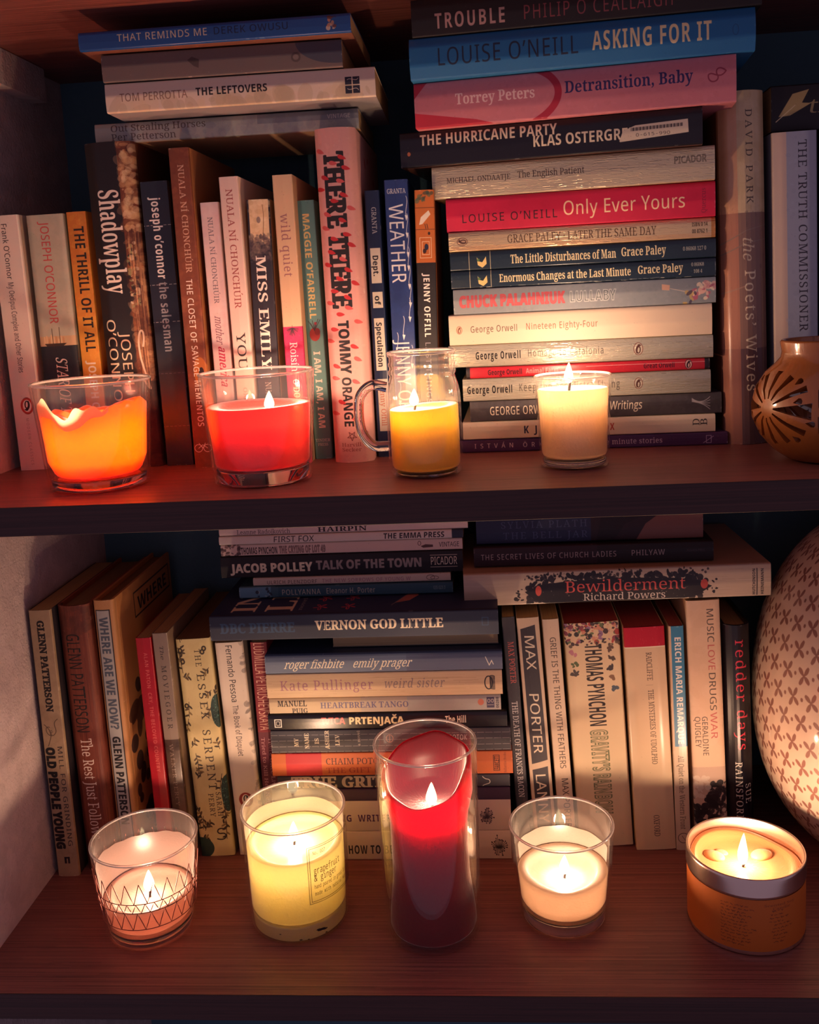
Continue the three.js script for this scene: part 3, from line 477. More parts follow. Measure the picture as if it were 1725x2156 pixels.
book('r8', { label: 'grey-blue paperback with rough red capitals and a small patterned bird', group: RS, colour: '#7f8587', D: 0.12 }, (c) => {
  c.blots(240, 0, 1, 0, 1, 3, 9, ['#878d8f', '#747a7d'], 0.35); c.t('CHUCK PALAHNIUK', 0.022, 0.432, 0.5, 0.44, '#b64a50', SANS, { w: 'bold', st: 9, fill: '#a9565a' }); c.t('LULLABY', 0.45, 0.628, 0.5, 0.4, '#b4b8b2', SANS, { w: 'bold', st: 6, fill: '#5a6164' });
  c.poly([[0.8, 0.2], [0.83, 0.25], [0.828, 0.45], [0.8, 0.42]], '#cfa286'); c.line([[0.83, 0.38], [0.885, 0.52]], '#c9b6a4', 2); c.blots(30, 0.9, 1, 0.2, 0.98, 5, 15, ['#d6ac98', '#c58b86', '#a8586a', '#e2cdb0'], 0.85); c.blots(8, 0.885, 0.93, 0.5, 1, 5, 12, ['#40364a', '#b9975a'], 0.8);
});
const navy = (c) => { c.box(-0.01, -0.05, 1.01, 1.05, '#1f2e3a'); c.line([[0.074, 0], [0.074, 1]], '#c9b98f', 2); c.line([[0.156, 0], [0.156, 1]], '#c9b98f', 2); c.poly([[0.104, 0.3], [0.112, 0.55], [0.125, 0.6], [0.14, 0.3], [0.142, 0.7], [0.125, 0.9], [0.107, 0.75]], '#dcc07a'); c.oval(0.11, 0.48, 0.005, 0.08, '#5d7a45'); };
book('r9', { label: 'worn dark navy paperback with cream lettering, lower of the two alike', group: RS, colour: '#1f2e3a', D: 0.115, fin: 'gloss', wear: 260 }, (c) => { navy(c); c.t('Enormous Changes at the Last Minute', 0.187, 0.688, 0.5, 0.46, '#e4cf9c', SERIF, { w: 'bold' }); c.t('Grace Paley', 0.712, 0.88, 0.46, 0.46, '#e4cf9c', SERIF, { w: 'bold' }); c.t('0 86068', 0.91, 0.957, 0.32, 0.2, '#c9c0a8', SERIF); c.t('108 4', 0.918, 0.95, 0.68, 0.2, '#c9c0a8', SERIF); c.streaks(26, 0.1, 0.95, 0.93, 0.99, 0.03, ['#e8dcc0'], 0.8, 2); });
book('r10', { label: 'dark navy paperback with cream lettering, upper of the two alike', group: RS, colour: '#1f2e3a', D: 0.115, fin: 'gloss', wear: 120 }, (c) => { navy(c); c.t('The Little Disturbances of Man', 0.234, 0.634, 0.52, 0.46, '#e4cf9c', SERIF, { w: 'bold' }); c.t('Grace Paley', 0.652, 0.818, 0.48, 0.46, '#e4cf9c', SERIF, { w: 'bold' }); c.t('0 86068 127 0', 0.88, 0.965, 0.5, 0.2, '#c9c0a8', SERIF); });
book('r11', { label: 'cream paperback with tall thin brown serif capitals, under the hot pink book', group: RS, colour: '#cdb48c', D: 0.115, fin: 'foil' }, (c) => { c.box(-0.01, 0.75, 1.01, 1.1, '#d3a678', 0.6); c.box(0.985, 0, 1.01, 1.1, '#c08248'); c.bird(0.053, 0.5, 0.02, -Math.PI / 2, '#6d4a3c', '#c9a886', '#5d4036'); c.t('GRACE PALEY · LATER THE SAME DAY', 0.226, 0.785, 0.48, 0.42, '#5a4030', SERIF); c.t('ISBN 0 14', 0.915, 0.972, 0.32, 0.2, '#51402f', SANS, { w: 'bold' }); c.t('00 8762 1', 0.915, 0.972, 0.66, 0.2, '#51402f', SANS, { w: 'bold' }); });
book('r12', { label: 'hot pink paperback with dark and cream lettering in the right stack', group: RS, colour: '#c4143f', D: 0.12 }, (c) => { c.blots(60, 0, 1, 0, 1, 4, 16, ['#cc1d47', '#b81038'], 0.3); c.t('LOUISE O’NEILL', 0.058, 0.425, 0.62, 0.25, '#2c0616', SANS, { ls: 10 }); c.t('Only Ever Yours', 0.444, 0.894, 0.5, 0.4, '#efcf9c', SANS, { ls: 2 }); c.up('Quercus', 0.957, 0.18, 0.9, 0.016, '#6d1430', SERIF); });
book('r13', { label: 'silver-cream paperback with small serif lettering, between the black and hot pink books', group: RS, colour: '#c6b594', D: 0.12, fin: 'foil', back: '#b98e66' }, (c) => { c.streaks(120, -0.02, 1, 0, 0.8, 0.07, ['#d6c8a8', '#ab9c7e'], 0.35, 1.5); c.t('MICHAEL ONDAATJE', 0.054, 0.29, 0.45, 0.16, '#3d2c26', SERIF); c.t('The English Patient', 0.315, 0.554, 0.43, 0.19, '#3d2c26', SERIF); c.t('PICADOR', 0.862, 0.972, 0.36, 0.2, '#33261f', SANS, { st: 4, fill: '#b5a585' }); });
book('r14', { label: 'glossy black paperback with white capitals and a torn sticker, jutting out leftwards', group: RS, colour: '#17131a', D: 0.12, fin: 'gloss', back: '#5a3a34' }, (c) => {
  c.t('THE HURRICANE PARTY', 0.07, 0.537, 0.26, 0.3, '#e2d0ab', SANS, { w: 'bold' }); c.t('KLAS OSTERGREN', 0.454, 0.8, 0.56, 0.3, '#e2d0ab', SANS, { w: 'bold' }); c.poly([[0.738, 0.75], [0.75, 0.48], [0.79, 0.36], [0.955, 0.3], [0.957, 0.66], [0.74, 0.78]], '#d3c4a6');
  c.on(() => { c.g.fillStyle = '#2a2224'; for (let i = 0; i < 46; i++) c.g.fillRect((0.775 + i * 0.0036) * c.W, (0.42 - i * 0.0006) * c.H, 1 + (i * 7 % 3), 0.09 * c.H); }); c.t('0-615-990', 0.79, 0.9, 0.62, 0.09, '#4d4340', MONO); c.oval(0.03, 0.62, 0.006, 0.06, '#8d5236');
});
book('r15', { label: 'rose-pink paperback with navy serif lettering and a deep red ring and corners', group: RS, colour: '#c4757c', D: 0.135 }, (c) => {
  c.blots(260, 0, 1, 0, 1, 3, 10, ['#cc8085', '#ba6a72'], 0.3); c.poly([[-0.01, -0.05], [0.05, -0.05], [0.0, 0.35], [-0.01, 0.5]], '#b3243a'); c.poly([[-0.01, 0.65], [0.2, 0.9], [0.3, 1.1], [-0.01, 1.1]], '#b3243a'); c.curve([[0.385, -0.1], [0.5, 0.2], [0.48, 0.8], [0.375, 1.1]], '#a81f38', 22);
  c.t('Torrey Peters', 0.134, 0.39, 0.42, 0.24, '#ecc9bd', SERIF, { w: 'bold' }); c.t('Detransition, Baby', 0.482, 0.873, 0.38, 0.25, '#2a2258', SERIF, { w: 'bold' }); c.curve([[0.97, 0.34], [0.95, 0.2], [0.935, 0.3], [0.945, 0.42], [0.955, 0.56], [0.915, 0.62], [0.918, 0.4], [0.93, 0.3], [0.95, 0.55], [0.97, 0.34]], '#8d3246', 4);
});
book('r16', { label: 'wide bright blue book with dark and cream capitals, second from the top', group: RS, colour: '#1b6a9b', D: 0.145, bulge: 0.003 }, (c) => { c.t('LOUISE O’NEILL', 0.082, 0.503, 0.5, 0.42, '#15263e', SANS, { ls: 4 }); c.t('ASKING FOR IT', 0.542, 0.88, 0.46, 0.44, '#e6d3a0', SANS, { w: 'bold', ls: 6 }); c.oval(0.945, 0.5, 0.008, 0.12, '#174f78', 2); });
book('r17', { label: 'black book with dull pink capitals, topmost of the right stack and cut by the frame', group: RS, colour: '#150f14', D: 0.14 }, (c) => { c.t('TROUBLE', 0.069, 0.28, 0.62, 0.4, '#b08a80', SANS, { w: 'bold', ls: 12 }); c.t('PHILIP Ó CEALLAIGH', 0.33, 0.76, 0.62, 0.36, '#7d3a40', SANS, { ls: 8 }); });

// standing on the bottom shelf, left group
book('l1', { label: 'tan paperback with heavy black lettering, leftmost on the bottom shelf by the wall', group: LOW, colour: '#a98d69', D: 0.135, cover: '#2a2228' }, (c) => {
  c.blots(140, 0, 1, 0, 1, 6, 24, ['#b49873', '#9c815f'], 0.3); c.t('GLENN PATTERSON', 0.036, 0.372, 0.5, 0.3, '#150e11', SERIF, { w: 'bold', bold: 7 }); c.curve([[0.4, 0.2], [0.42, 0.6], [0.44, 0.1], [0.46, 0.45], [0.47, 0.8], [0.42, 0.9], [0.43, 0.6]], '#4d3a2c', 2.5); c.curve([[0.42, 0.85], [0.45, 0.4], [0.47, 0.6], [0.5, 0.75]], '#4d3a2c', 2.5); c.t('the', 0.44, 0.462, 0.55, 0.14, '#3a2a22', SERIF);
  c.t('MILL FOR GRINDING', 0.5, 0.885, 0.24, 0.2, '#2a2022', SANS, { ls: 6 }); c.t('OLD PEOPLE YOUNG', 0.505, 0.895, 0.7, 0.4, '#120d10', SANS, { w: 'bold', bold: 10 }); c.box(0.925, 0.35, 0.95, 0.44, '#1f171a'); c.box(0.925, 0.5, 0.95, 0.6, '#1f171a'); c.box(0.925, 0.35, 0.931, 0.6, '#1f171a');
});
book('l2', { label: 'rust-red wood-grained book with thin black then white lettering, second from the wall', group: LOW, colour: '#74321f', D: 0.14, hard: true, bulge: 0.005, cover: '#8f4a2c', pages: '#a98f78' }, (c) => {
  c.streaks(500, -0.1, 1, 0, 1, 0.2, ['#8d4329', '#5a2418', '#9c5534', '#43190f'], 0.45, 2); c.blots(60, 0, 0.12, 0, 1, 6, 22, ['#4d2016', '#5e2a1c'], 0.4); c.t('GLENN PATTERSON', 0.1, 0.47, 0.55, 0.4, '#0d0708', SANS); c.t('The Rest Just Follows', 0.49, 0.875, 0.5, 0.34, '#e2cdb8', SERIF);
});
book('l3', { label: 'tan-orange hardback with a boxed grey title strip on its spine', group: LOW, colour: '#b9824f', D: 0.14, hard: true, bulge: 0.002, cover: '#bb7c46', pages: '#a58a6c', front: (c) => {
  c.box(0, 0, 1, 1, '#bb7c46'); c.frame(0.04, 0.05, 0.13, 0.72, '#2a1f1e', 3); c.up('WHERE', 0.088, 0.1, 0.66, 0.05, '#2a1f1e', SANS, { w: 'bold' }); c.blots(26, 0.35, 0.95, 0.6, 0.98, 8, 30, ['#3a2420', '#54301f'], 0.9);
} }, (c) => {
  c.box(0.035, 0.2, 0.97, 0.86, '#a8a296'); c.frame(0.035, 0.2, 0.97, 0.86, '#1a1618', 3.5); c.t('WHERE ARE WE NOW?', 0.06, 0.47, 0.53, 0.4, '#4d565f', SANS, { w: 'bold', bold: 3 }); c.t('GLENN PATTERSON', 0.495, 0.83, 0.53, 0.38, '#151215', SANS, { w: 'bold', bold: 3 });
});
book('l4', { label: 'thin crimson paperback with faint pink capitals, left of the grey-brown paperback', group: LOW, colour: '#a3141f', D: 0.115, fin: 'gloss' }, (c) => { c.t('ALAN PATON  CRY, THE BELOVED COUNTRY', 0.063, 0.58, 0.42, 0.24, '#cf6a5c', SANS, { ls: 8 }); });
book('l5', { label: 'slim paperback, grey above and dark brown below, right of the thin crimson one', group: LOW, colour: '#8a7663', D: 0.118, fin: 'gloss' }, (c) => { c.box(0.452, -0.05, 1.01, 1.05, '#4b3527'); c.blots(60, 0.46, 1, 0, 1, 4, 18, ['#5c4331', '#38251c'], 0.4); c.t('The', 0.05, 0.11, 0.45, 0.22, '#332a25', SERIF, { sk: 0.3 }); c.t('MOVIEGOER', 0.135, 0.405, 0.45, 0.3, '#332a25', SERIF, { ls: 26 }); c.t('WALKER PERCY', 0.47, 0.74, 0.55, 0.24, '#8d7a68', SERIF, { ls: 10 }); });
book('l6', { label: 'pale yellow paperback covered in black leaves and berries with a dark green coil', group: LOW, colour: '#c8b37a', D: 0.125, pages: '#9c8468', cover: '#8f7a54' }, (c) => {
  c.blots(60, 0, 1, 0, 1, 10, 30, ['#cfbb83', '#bfa970'], 0.3);
  for (let i = 0; i < 34; i++) { const x = rnd(), y = rnd() < 0.78 ? 0.74 + rnd() * 0.26 : 0.02 + rnd() * 0.14, l = 0.02 + rnd() * 0.03, a = rnd() * 6.3; c.curve([[x, y], [x + l * Math.cos(a), y + 0.08 * Math.sin(a)], [x + 1.4 * l * Math.cos(a + 0.5), y + 0.1 * Math.sin(a)], [x + 2 * l * Math.cos(a), y + 0.16 * Math.sin(a)]], '#3a2c1f', 2.2); for (let k = 0; k < 4; k++) c.on(() => { c.g.fillStyle = ['#3b2e1e', '#57432a', '#7d6436'][k % 3]; c.g.beginPath(); c.g.translate((x + l * (0.5 + k * 0.4) * Math.cos(a)) * c.W, (y + 0.04 * (k + 1) * Math.sin(a)) * c.H); c.g.rotate(a + (k % 2 ? 1 : -1)); c.g.ellipse(8, 0, 10, 3.6, 0, 0, 7); c.g.fill(); }); }
  for (const [x, y] of [[0.045, 0.2], [0.06, 0.26], [0.1, 0.86], [0.3, 0.9], [0.05, 0.9]]) { c.oval(x, y, 0.012, 0.07, '#2a2018'); c.oval(x, y, 0.006, 0.03, '#b39a5c'); }
  c.oval(0.33, 0.0, 0.075, 0.2, '#1d3a32'); c.oval(0.71, -0.02, 0.085, 0.2, '#1d3a32'); c.oval(0.96, 0.98, 0.05, 0.4, '#20392f'); c.blots(50, 0.27, 0.39, 0.0, 0.15, 1.5, 3, ['#5f8a74', '#0f211d'], 0.7); c.blots(50, 0.64, 0.78, 0.0, 0.14, 1.5, 3, ['#5f8a74', '#0f211d'], 0.7);
  c.t('THE', 0.046, 0.125, 0.4, 0.17, '#2d2118', SERIF, { ls: 20 }); c.t('ESSEX', 0.155, 0.365, 0.38, 0.22, '#2d2118', SERIF, { ls: 16 }); c.t('SERPENT', 0.41, 0.69, 0.4, 0.24, '#2d2118', SERIF, { ls: 16 }); c.t('SARAH', 0.7, 0.815, 0.27, 0.15, '#2d2118', SERIF, { ls: 10 }); c.t('PERRY', 0.705, 0.815, 0.5, 0.15, '#2d2118', SERIF, { ls: 10 });
  c.curve([[0.875, 0.2], [0.86, 0.45], [0.9, 0.5], [0.895, 0.3], [0.89, 0.12], [0.935, 0.15], [0.92, 0.45]], '#2d2118', 5);
});
book('l7', { label: 'white paperback with thin black lettering, between the leafy yellow and dark red books', group: LOW, colour: '#d6c4ac', D: 0.12, cover: '#6f6660' }, (c) => { c.blots(40, 0, 1, 0.0, 0.1, 4, 12, ['#8f7d70', '#5c4f4a'], 0.4); c.t('Fernando Pessoa', 0.01, 0.277, 0.5, 0.24, INK, SANS); c.t('The Book of Disquiet', 0.29, 0.528, 0.5, 0.21, '#3a2f30', SANS); c.oval(0.735, 0.52, 0.034, 0.26, '#8f3026', 0); c.bird(0.735, 0.52, 0.027, Math.PI / 2, '#8f3026', '#e0cfb8', '#2b1a1c'); });
book('l8', { label: 'dark red paperback with tall scratchy cream capitals, beside the central stack', group: LOW, colour: '#7a1622', D: 0.118 }, (c) => { c.box(0.42, 0, 1.01, 1, '#4a1a2a', 0.6); c.t('LUDMILLA PETRUSHEVSKAYA', 0.0, 0.41, 0.5, 0.62, '#d5a98a', SANS, { a: 0.95 }); c.t('There Once Lived a Woman Who', 0.445, 0.95, 0.28, 0.22, '#b98a86', SERIF); c.t('Tried to Kill Her Neighbour’s Baby', 0.445, 0.98, 0.7, 0.22, '#b98a86', SERIF); });

// the central stack on the bottom shelf, from the bottom up
book('c1', { label: 'cream paperback with black capitals and a black bare-tree mark, bottom of the central stack', group: CS, colour: '#cdb59c', D: 0.12 }, (c) => { c.box(0.57, 0.02, 0.575, 0.3, '#2a2022'); c.t('HOW TO BE BOTH', 0.325, 0.62, 0.62, 0.3, '#241d20', SANS, { w: 'bold', ls: 6 }); c.tree(0.95, 0.52, 0.038, 0.38, '#2a2022'); });
book('c2', { label: 'thick cream paperback topped with a purple band, second from the bottom', group: CS, colour: '#cbb5a2', D: 0.12 }, (c) => { c.box(-0.01, -0.05, 1.01, 0.27, '#3c2138'); c.t('WRITERS', 0.36, 0.52, 0.68, 0.16, '#4a2250', SANS, { w: 'bold', ls: 5 }); c.t('READING', 0.17, 0.335, 0.68, 0.16, '#4a2250', SANS, { w: 'bold', ls: 5 }); c.tree(0.9, 0.66, 0.03, 0.2, '#3a2a35'); });
book('c4', { label: 'dark slim paperback with huge grey slab capitals, under the orange book', group: CS, colour: '#2e2a33', D: 0.118 }, (c) => { c.t('TRUE GRIT', 0.06, 0.46, 0.5, 0.8, '#b3a088', SERIF, { w: 'bold', bold: 5 }); c.curve([[0.885, 0.2], [0.9, 0.5], [0.91, 0.3], [0.915, 0.5], [0.92, 0.8], [0.9, 0.7], [0.885, 0.9]], '#c8bba6', 3); });
book('c5', { label: 'orange paperback with a red panel and brown capitals in the central stack', group: CS, colour: '#b85f32', D: 0.12 }, (c) => { c.box(0.06, -0.05, 0.21, 1.05, '#b02c30'); c.t('CHAIM POTOK', 0.227, 0.475, 0.35, 0.26, '#2e1512', SERIF); c.t('THE GIFT OF ASHER LEV', 0.227, 0.72, 0.75, 0.24, '#8f2e26', SERIF); c.up('FAWCETT', 0.935, 0.22, 0.8, 0.019, '#2a1512', SANS, { w: 'bold' }); c.frame(0.922, 0.18, 0.946, 0.84, '#2a1512', 2); c.up('Ballantine Books', 0.968, 0.06, 0.95, 0.01, '#5c2a20', SERIF); });
book('c6', { label: 'worn charcoal paperback ruled with fine broken white lines, above the orange book', group: CS, colour: '#37353b', D: 0.118, wear: 220 }, (c) => {
  for (const y of [0.2, 0.44, 0.7, 0.94]) c.line([[0, y], [1, y]], '#a79f97', 1.3, [26, 5]); [['MY', 0.107], ['NAME', 0.152], ['IS', 0.194], ['ASHER', 0.237], ['LEV', 0.281]].forEach(([s, x], i) => c.up(s, x, [0.33, 0.12, 0.33, 0.02, 0.2][i], [0.7, 0.8, 0.6, 0.82, 0.68][i], 0.017, '#d8caa9', SERIF, { w: 'bold' }));
  c.up('a novel', 0.37, 0.05, 0.7, 0.011, '#b5a994', SERIF); c.oval(0.5, 0.4, 0.014, 0.16, '#a8705a', 2.5); c.line([[0.5, 0.26], [0.5, 0.54]], '#a8705a', 2.5); c.t('CHAIM POTOK', 0.665, 0.82, 0.4, 0.22, '#b9b0a4', SANS, { ls: 6 });
});
book('c7', { label: 'black paperback with pink and yellow bold capitals and a small white square mark', group: CS, colour: '#18151b', D: 0.12, fin: 'gloss' }, (c) => { c.frame(0.028, 0.3, 0.055, 0.78, '#e6dcc9', 3.5); c.frame(0.035, 0.42, 0.048, 0.66, '#e6dcc9', 2); c.t('IVICA', 0.225, 0.326, 0.45, 0.4, '#c4564e', SANS, { w: 'bold', bold: 4 }); c.t('PRTENJAČA', 0.34, 0.573, 0.45, 0.42, '#ead09a', SANS, { w: 'bold', bold: 4 }); c.t('The Hill', 0.744, 0.832, 0.45, 0.44, '#e0cdb0', SANS, { w: 'bold' }); });
book('c8', { label: 'cream and grey paperback with purple deco capitals and a small red dot', group: CS, colour: '#a19a8f', D: 0.11 }, (c) => { c.box(-0.01, -0.05, 0.55, 1.05, '#bfa783'); c.box(0.4, -0.05, 0.6, 1.05, '#b1a08a'); c.t('MANUEL', 0.036, 0.166, 0.34, 0.36, '#17121a', SERIF, { w: 'bold' }); c.t('PUIG', 0.098, 0.168, 0.8, 0.32, '#17121a', SERIF, { w: 'bold' }); c.t('HEARTBREAK TANGO', 0.223, 0.607, 0.48, 0.38, '#655f7c', SERIF, { w: 'bold' }); c.oval(0.915, 0.45, 0.013, 0.2, '#b5664f'); c.box(0.94, 0.16, 0.972, 0.82, '#3f3a55'); c.oval(0.949, 0.38, 0.005, 0.1, '#b8aa98', 2); c.oval(0.964, 0.38, 0.005, 0.1, '#b8aa98', 2); c.line([[0.943, 0.64], [0.969, 0.64]], '#b8aa98', 2); c.up('00288', 0.985, 0.15, 0.85, 0.011, '#33303c', SANS, { w: 'bold' }); });
book('c9', { label: 'pale wood-grained paperback with mauve serif lettering and a dark phoenix mark', group: CS, colour: '#c8aa84', D: 0.12 }, (c) => { c.streaks(140, -0.1, 1, 0, 1, 0.3, ['#b5956e', '#d6bb95', '#9c7d5a'], 0.4, 2); c.t('Kate Pullinger', 0.056, 0.457, 0.48, 0.38, '#9c6c78', SERIF, { ls: 8 }); c.t('weird sister', 0.5, 0.755, 0.46, 0.36, '#83706e', SERIF, { sk: 0.2, ls: 6 }); for (let i = 0; i < 11; i++) c.curve([[0.952, 0.3 + i * 0.045], [0.94, 0.2 + i * 0.05], [0.966, 0.2 + i * 0.06], [0.968, 0.26 + i * 0.05]], '#1c1720', 3); c.oval(0.943, 0.5, 0.016, 0.26, '#1c1720', 4); });
book('c10', { label: 'slate-blue paperback with white handwriting, just under the pale page-edge booklet', group: CS, colour: '#5f6b7e', D: 0.12, cover: '#252d44' }, (c) => {
  c.box(0.6, -0.05, 1.01, 1.05, '#4a5168', 0.7); c.box(-0.01, -0.05, 1.01, 0.14, '#3a445a', 0.6); c.t('roger fishbite', 0.078, 0.332, 0.5, 0.44, '#e8dcb8', SERIF, { sk: 0.4 }); c.t('emily prager', 0.37, 0.616, 0.5, 0.44, '#e8dcb8', SERIF, { sk: 0.4 }); c.line([[0.93, 0.3], [0.945, 0.75]], '#d9cfbb', 3); c.line([[0.945, 0.75], [0.955, 0.5], [0.962, 0.7]], '#d9cfbb', 3);
});
book('c11', { label: 'small booklet with its pale page edges outward, beneath the wide navy book', group: CS, colour: '#8d8577', D: 0.1, reverse: true, pages: '#e6dcc8' });
book('c12', { label: 'wide navy book with cream stencil capitals jutting from the central stack', group: CS, colour: '#1c2438', D: 0.135, cover: '#232f52', front: (c) => {
  c.box(0, 0, 1, 1, '#212c4e'); c.up('IN', 0.11, 0.62, 0.97, 0.085, '#d9c6a4', SERIF, { w: 'bold' }); c.up('LI', 0.235, 0.62, 0.97, 0.1, '#d9c6a4', SERIF, { w: 'bold' }); c.up('novel', 0.31, 0.72, 0.95, 0.014, '#a89c90', SERIF);
  for (const [x, y] of [[0.38, 0.9], [0.385, 0.74], [0.48, 0.9], [0.485, 0.74]]) { for (let k = 0; k < 5; k++) { const a = k * 1.26; c.curve([[x, y], [x + 0.03 * Math.cos(a), y + 0.06 * Math.sin(a)], [x + 0.035 * Math.cos(a + 0.6), y + 0.08 * Math.sin(a + 0.6)], [x + 0.01 * Math.cos(a + 0.9), y + 0.02 * Math.sin(a)]], '#b03a48', 2.5); } }
  c.poly([[0.64, 0.86], [0.7, 0.62], [0.72, 0.72], [0.69, 0.82]], '#b06a5a'); c.line([[0.63, 0.9], [0.74, 0.45]], '#8d7a70', 2);
} }, (c) => { c.t('DBC PIERRE', 0.036, 0.3, 0.5, 0.38, '#2a4560', SERIF, { w: 'bold', bold: 4 }); c.t('VERNON GOD LITTLE', 0.37, 0.813, 0.46, 0.36, '#e2cda6', SERIF, { w: 'bold', bold: 3 }); for (const [x] of [[0.405], [0.47], [0.55], [0.61], [0.7], [0.75]]) c.box(x, 0.25, x + 0.002, 0.66, '#1c2438'); c.frame(0.945, 0.3, 0.965, 0.6, '#27425c', 3); });
book('c13', { label: 'thin teal paperback with a pale blue left end, lying on the wide navy book', group: CS, colour: '#2a5565', D: 0.105 }, (c) => { c.box(-0.01, -0.05, 0.17, 1.05, '#5d8fa6'); c.box(0.15, 0, 0.185, 1, '#3a6170'); c.blots(10, 0.08, 0.15, 0.1, 0.9, 4, 9, ['#1f2a38', '#9cb4b8'], 0.8); c.t('POLLYANNA', 0.2, 0.385, 0.5, 0.5, '#b9b9a4', SANS, { ls: 4 }); c.t('Eleanor H. Porter', 0.41, 0.64, 0.5, 0.48, '#b9b9a4', SANS, { ls: 3 }); c.t('035 023 3', 0.91, 0.965, 0.45, 0.3, '#8da3a0', SANS); });
book('c14', { label: 'thin cream-grey paperback with mauve capitals, between teal and black books', group: CS, colour: '#cfc0aa', D: 0.105 }, (c) => { c.t('ULRICH PLENZDORF', 0.07, 0.327, 0.56, 0.46, '#5a4a45', SANS, { ls: 6 }); c.t('THE NEW SORROWS OF YOUNG W', 0.353, 0.8, 0.54, 0.46, '#9c707c', SANS, { ls: 6 }); c.oval(0.9, 0.5, 0.02, 0.3, '#6a5a52', 2); c.oval(0.92, 0.55, 0.02, 0.2, '#6a5a52', 2); });
book('c15', { label: 'black paperback with bold cream and grey capitals, high in the central stack', group: CS, colour: '#17151c', D: 0.108, cover: '#dcc6a6' }, (c) => { c.t('JACOB POLLEY', 0.045, 0.382, 0.55, 0.4, '#e8d8b4', SANS, { w: 'bold', bold: 5 }); c.t('TALK OF THE TOWN', 0.398, 0.835, 0.5, 0.4, '#9c9084', SANS, { w: 'bold', bold: 5 }); c.t('PICADOR', 0.868, 0.977, 0.46, 0.36, '#e6d8b8', SANS); c.line([[0.868, 0.2], [0.977, 0.2]], '#e6d8b8', 2); c.line([[0.868, 0.74], [0.977, 0.74]], '#e6d8b8', 2); });
book('c16', { label: 'thin pinkish paperback with a tiny pointing hand, third from the stack top', group: CS, colour: '#dfc2ac', D: 0.108 }, (c) => { c.blots(40, 0, 0.08, 0, 1, 3, 9, ['#3c2b2c', '#8d6a5e', '#5a4240'], 0.7); c.t('THOMAS PYNCHON', 0.085, 0.238, 0.56, 0.62, '#241a1d', SANS, { w: 'bold' }); c.t('THE CRYING OF LOT 49', 0.245, 0.438, 0.54, 0.6, '#3d2b2c', SANS, { w: 'bold', st: 5, fill: '#b08d7c' }); c.poly([[0.83, 0.6], [0.85, 0.45], [0.88, 0.5], [0.88, 0.7], [0.84, 0.75]], '#5a3a36'); c.oval(0.825, 0.35, 0.006, 0.18, '#5a3a36', 2); c.t('VINTAGE', 0.905, 0.987, 0.5, 0.4, '#2d2124', SANS); });
book('c17', { label: 'thin cream booklet with handwritten capitals, second from the stack top', group: CS, colour: '#e2d0ba', D: 0.11 }, (c) => { c.t('FIRST FOX', 0.224, 0.393, 0.5, 0.66, '#2b2226', SANS, { sk: 0.08 }); c.t('THE EMMA PRESS', 0.677, 0.925, 0.5, 0.62, '#2b2226', SANS, { sk: 0.06, w: 'bold' }); c.box(0.955, 0, 1.01, 1, '#27303f'); });
book('c18', { label: 'thin pinkish booklet on top of the central stack, half hidden by the shelf edge', group: CS, colour: '#dfc6b4', D: 0.11 }, (c) => { c.t('Leanne Radojkovich', 0.072, 0.29, 0.6, 0.55, '#4a3a3a', SERIF); c.t('HAIRPIN', 0.4, 0.6, 0.55, 0.6, '#1f181c', SERIF, { w: 'bold' }); });

// standing on the bottom shelf, right group
book('g1', { label: 'slim charcoal paperback with red then white capitals, right of the central stack', group: LOW, colour: '#2e2b33', D: 0.12 }, (c) => { c.t('MAX PORTER', 0.1, 0.275, 0.45, 0.42, '#d05a4e', SERIF); c.t('THE DEATH OF FRANCIS BACON', 0.35, 0.76, 0.5, 0.42, '#d6cec4', SERIF); });
book('g2', { label: 'cream paperback with a torn-edged dark panel of cream capitals', group: LOW, colour: '#c3ab8c', D: 0.122 }, (c) => { c.poly([[0.03, 0.2], [0.045, 0.86], [0.615, 0.84], [0.6, 0.12], [0.3, 0.15]], '#2d2830'); c.poly([[0.628, 0.14], [0.64, 0.84], [0.98, 0.82], [0.97, 0.14]], '#2d2830'); c.t('MAX', 0.067, 0.215, 0.5, 0.42, '#d8c8a8', SANS, { sk: 0.05 }); c.t('PORTER', 0.31, 0.57, 0.5, 0.42, '#d8c8a8', SANS, { sk: 0.05 }); c.t('LANNY', 0.655, 0.87, 0.5, 0.44, '#d8c8a8', SANS); });
book('g3', { label: 'slim cream paperback with narrow dark capitals along its whole spine', group: LOW, colour: '#cdb596', D: 0.12 }, (c) => { c.t('GRIEF IS THE THING WITH FEATHERS', 0.074, 0.64, 0.45, 0.36, '#3f3430', SANS); c.t('MAX PORTER', 0.68, 0.9, 0.42, 0.38, '#3f3430', SANS); });
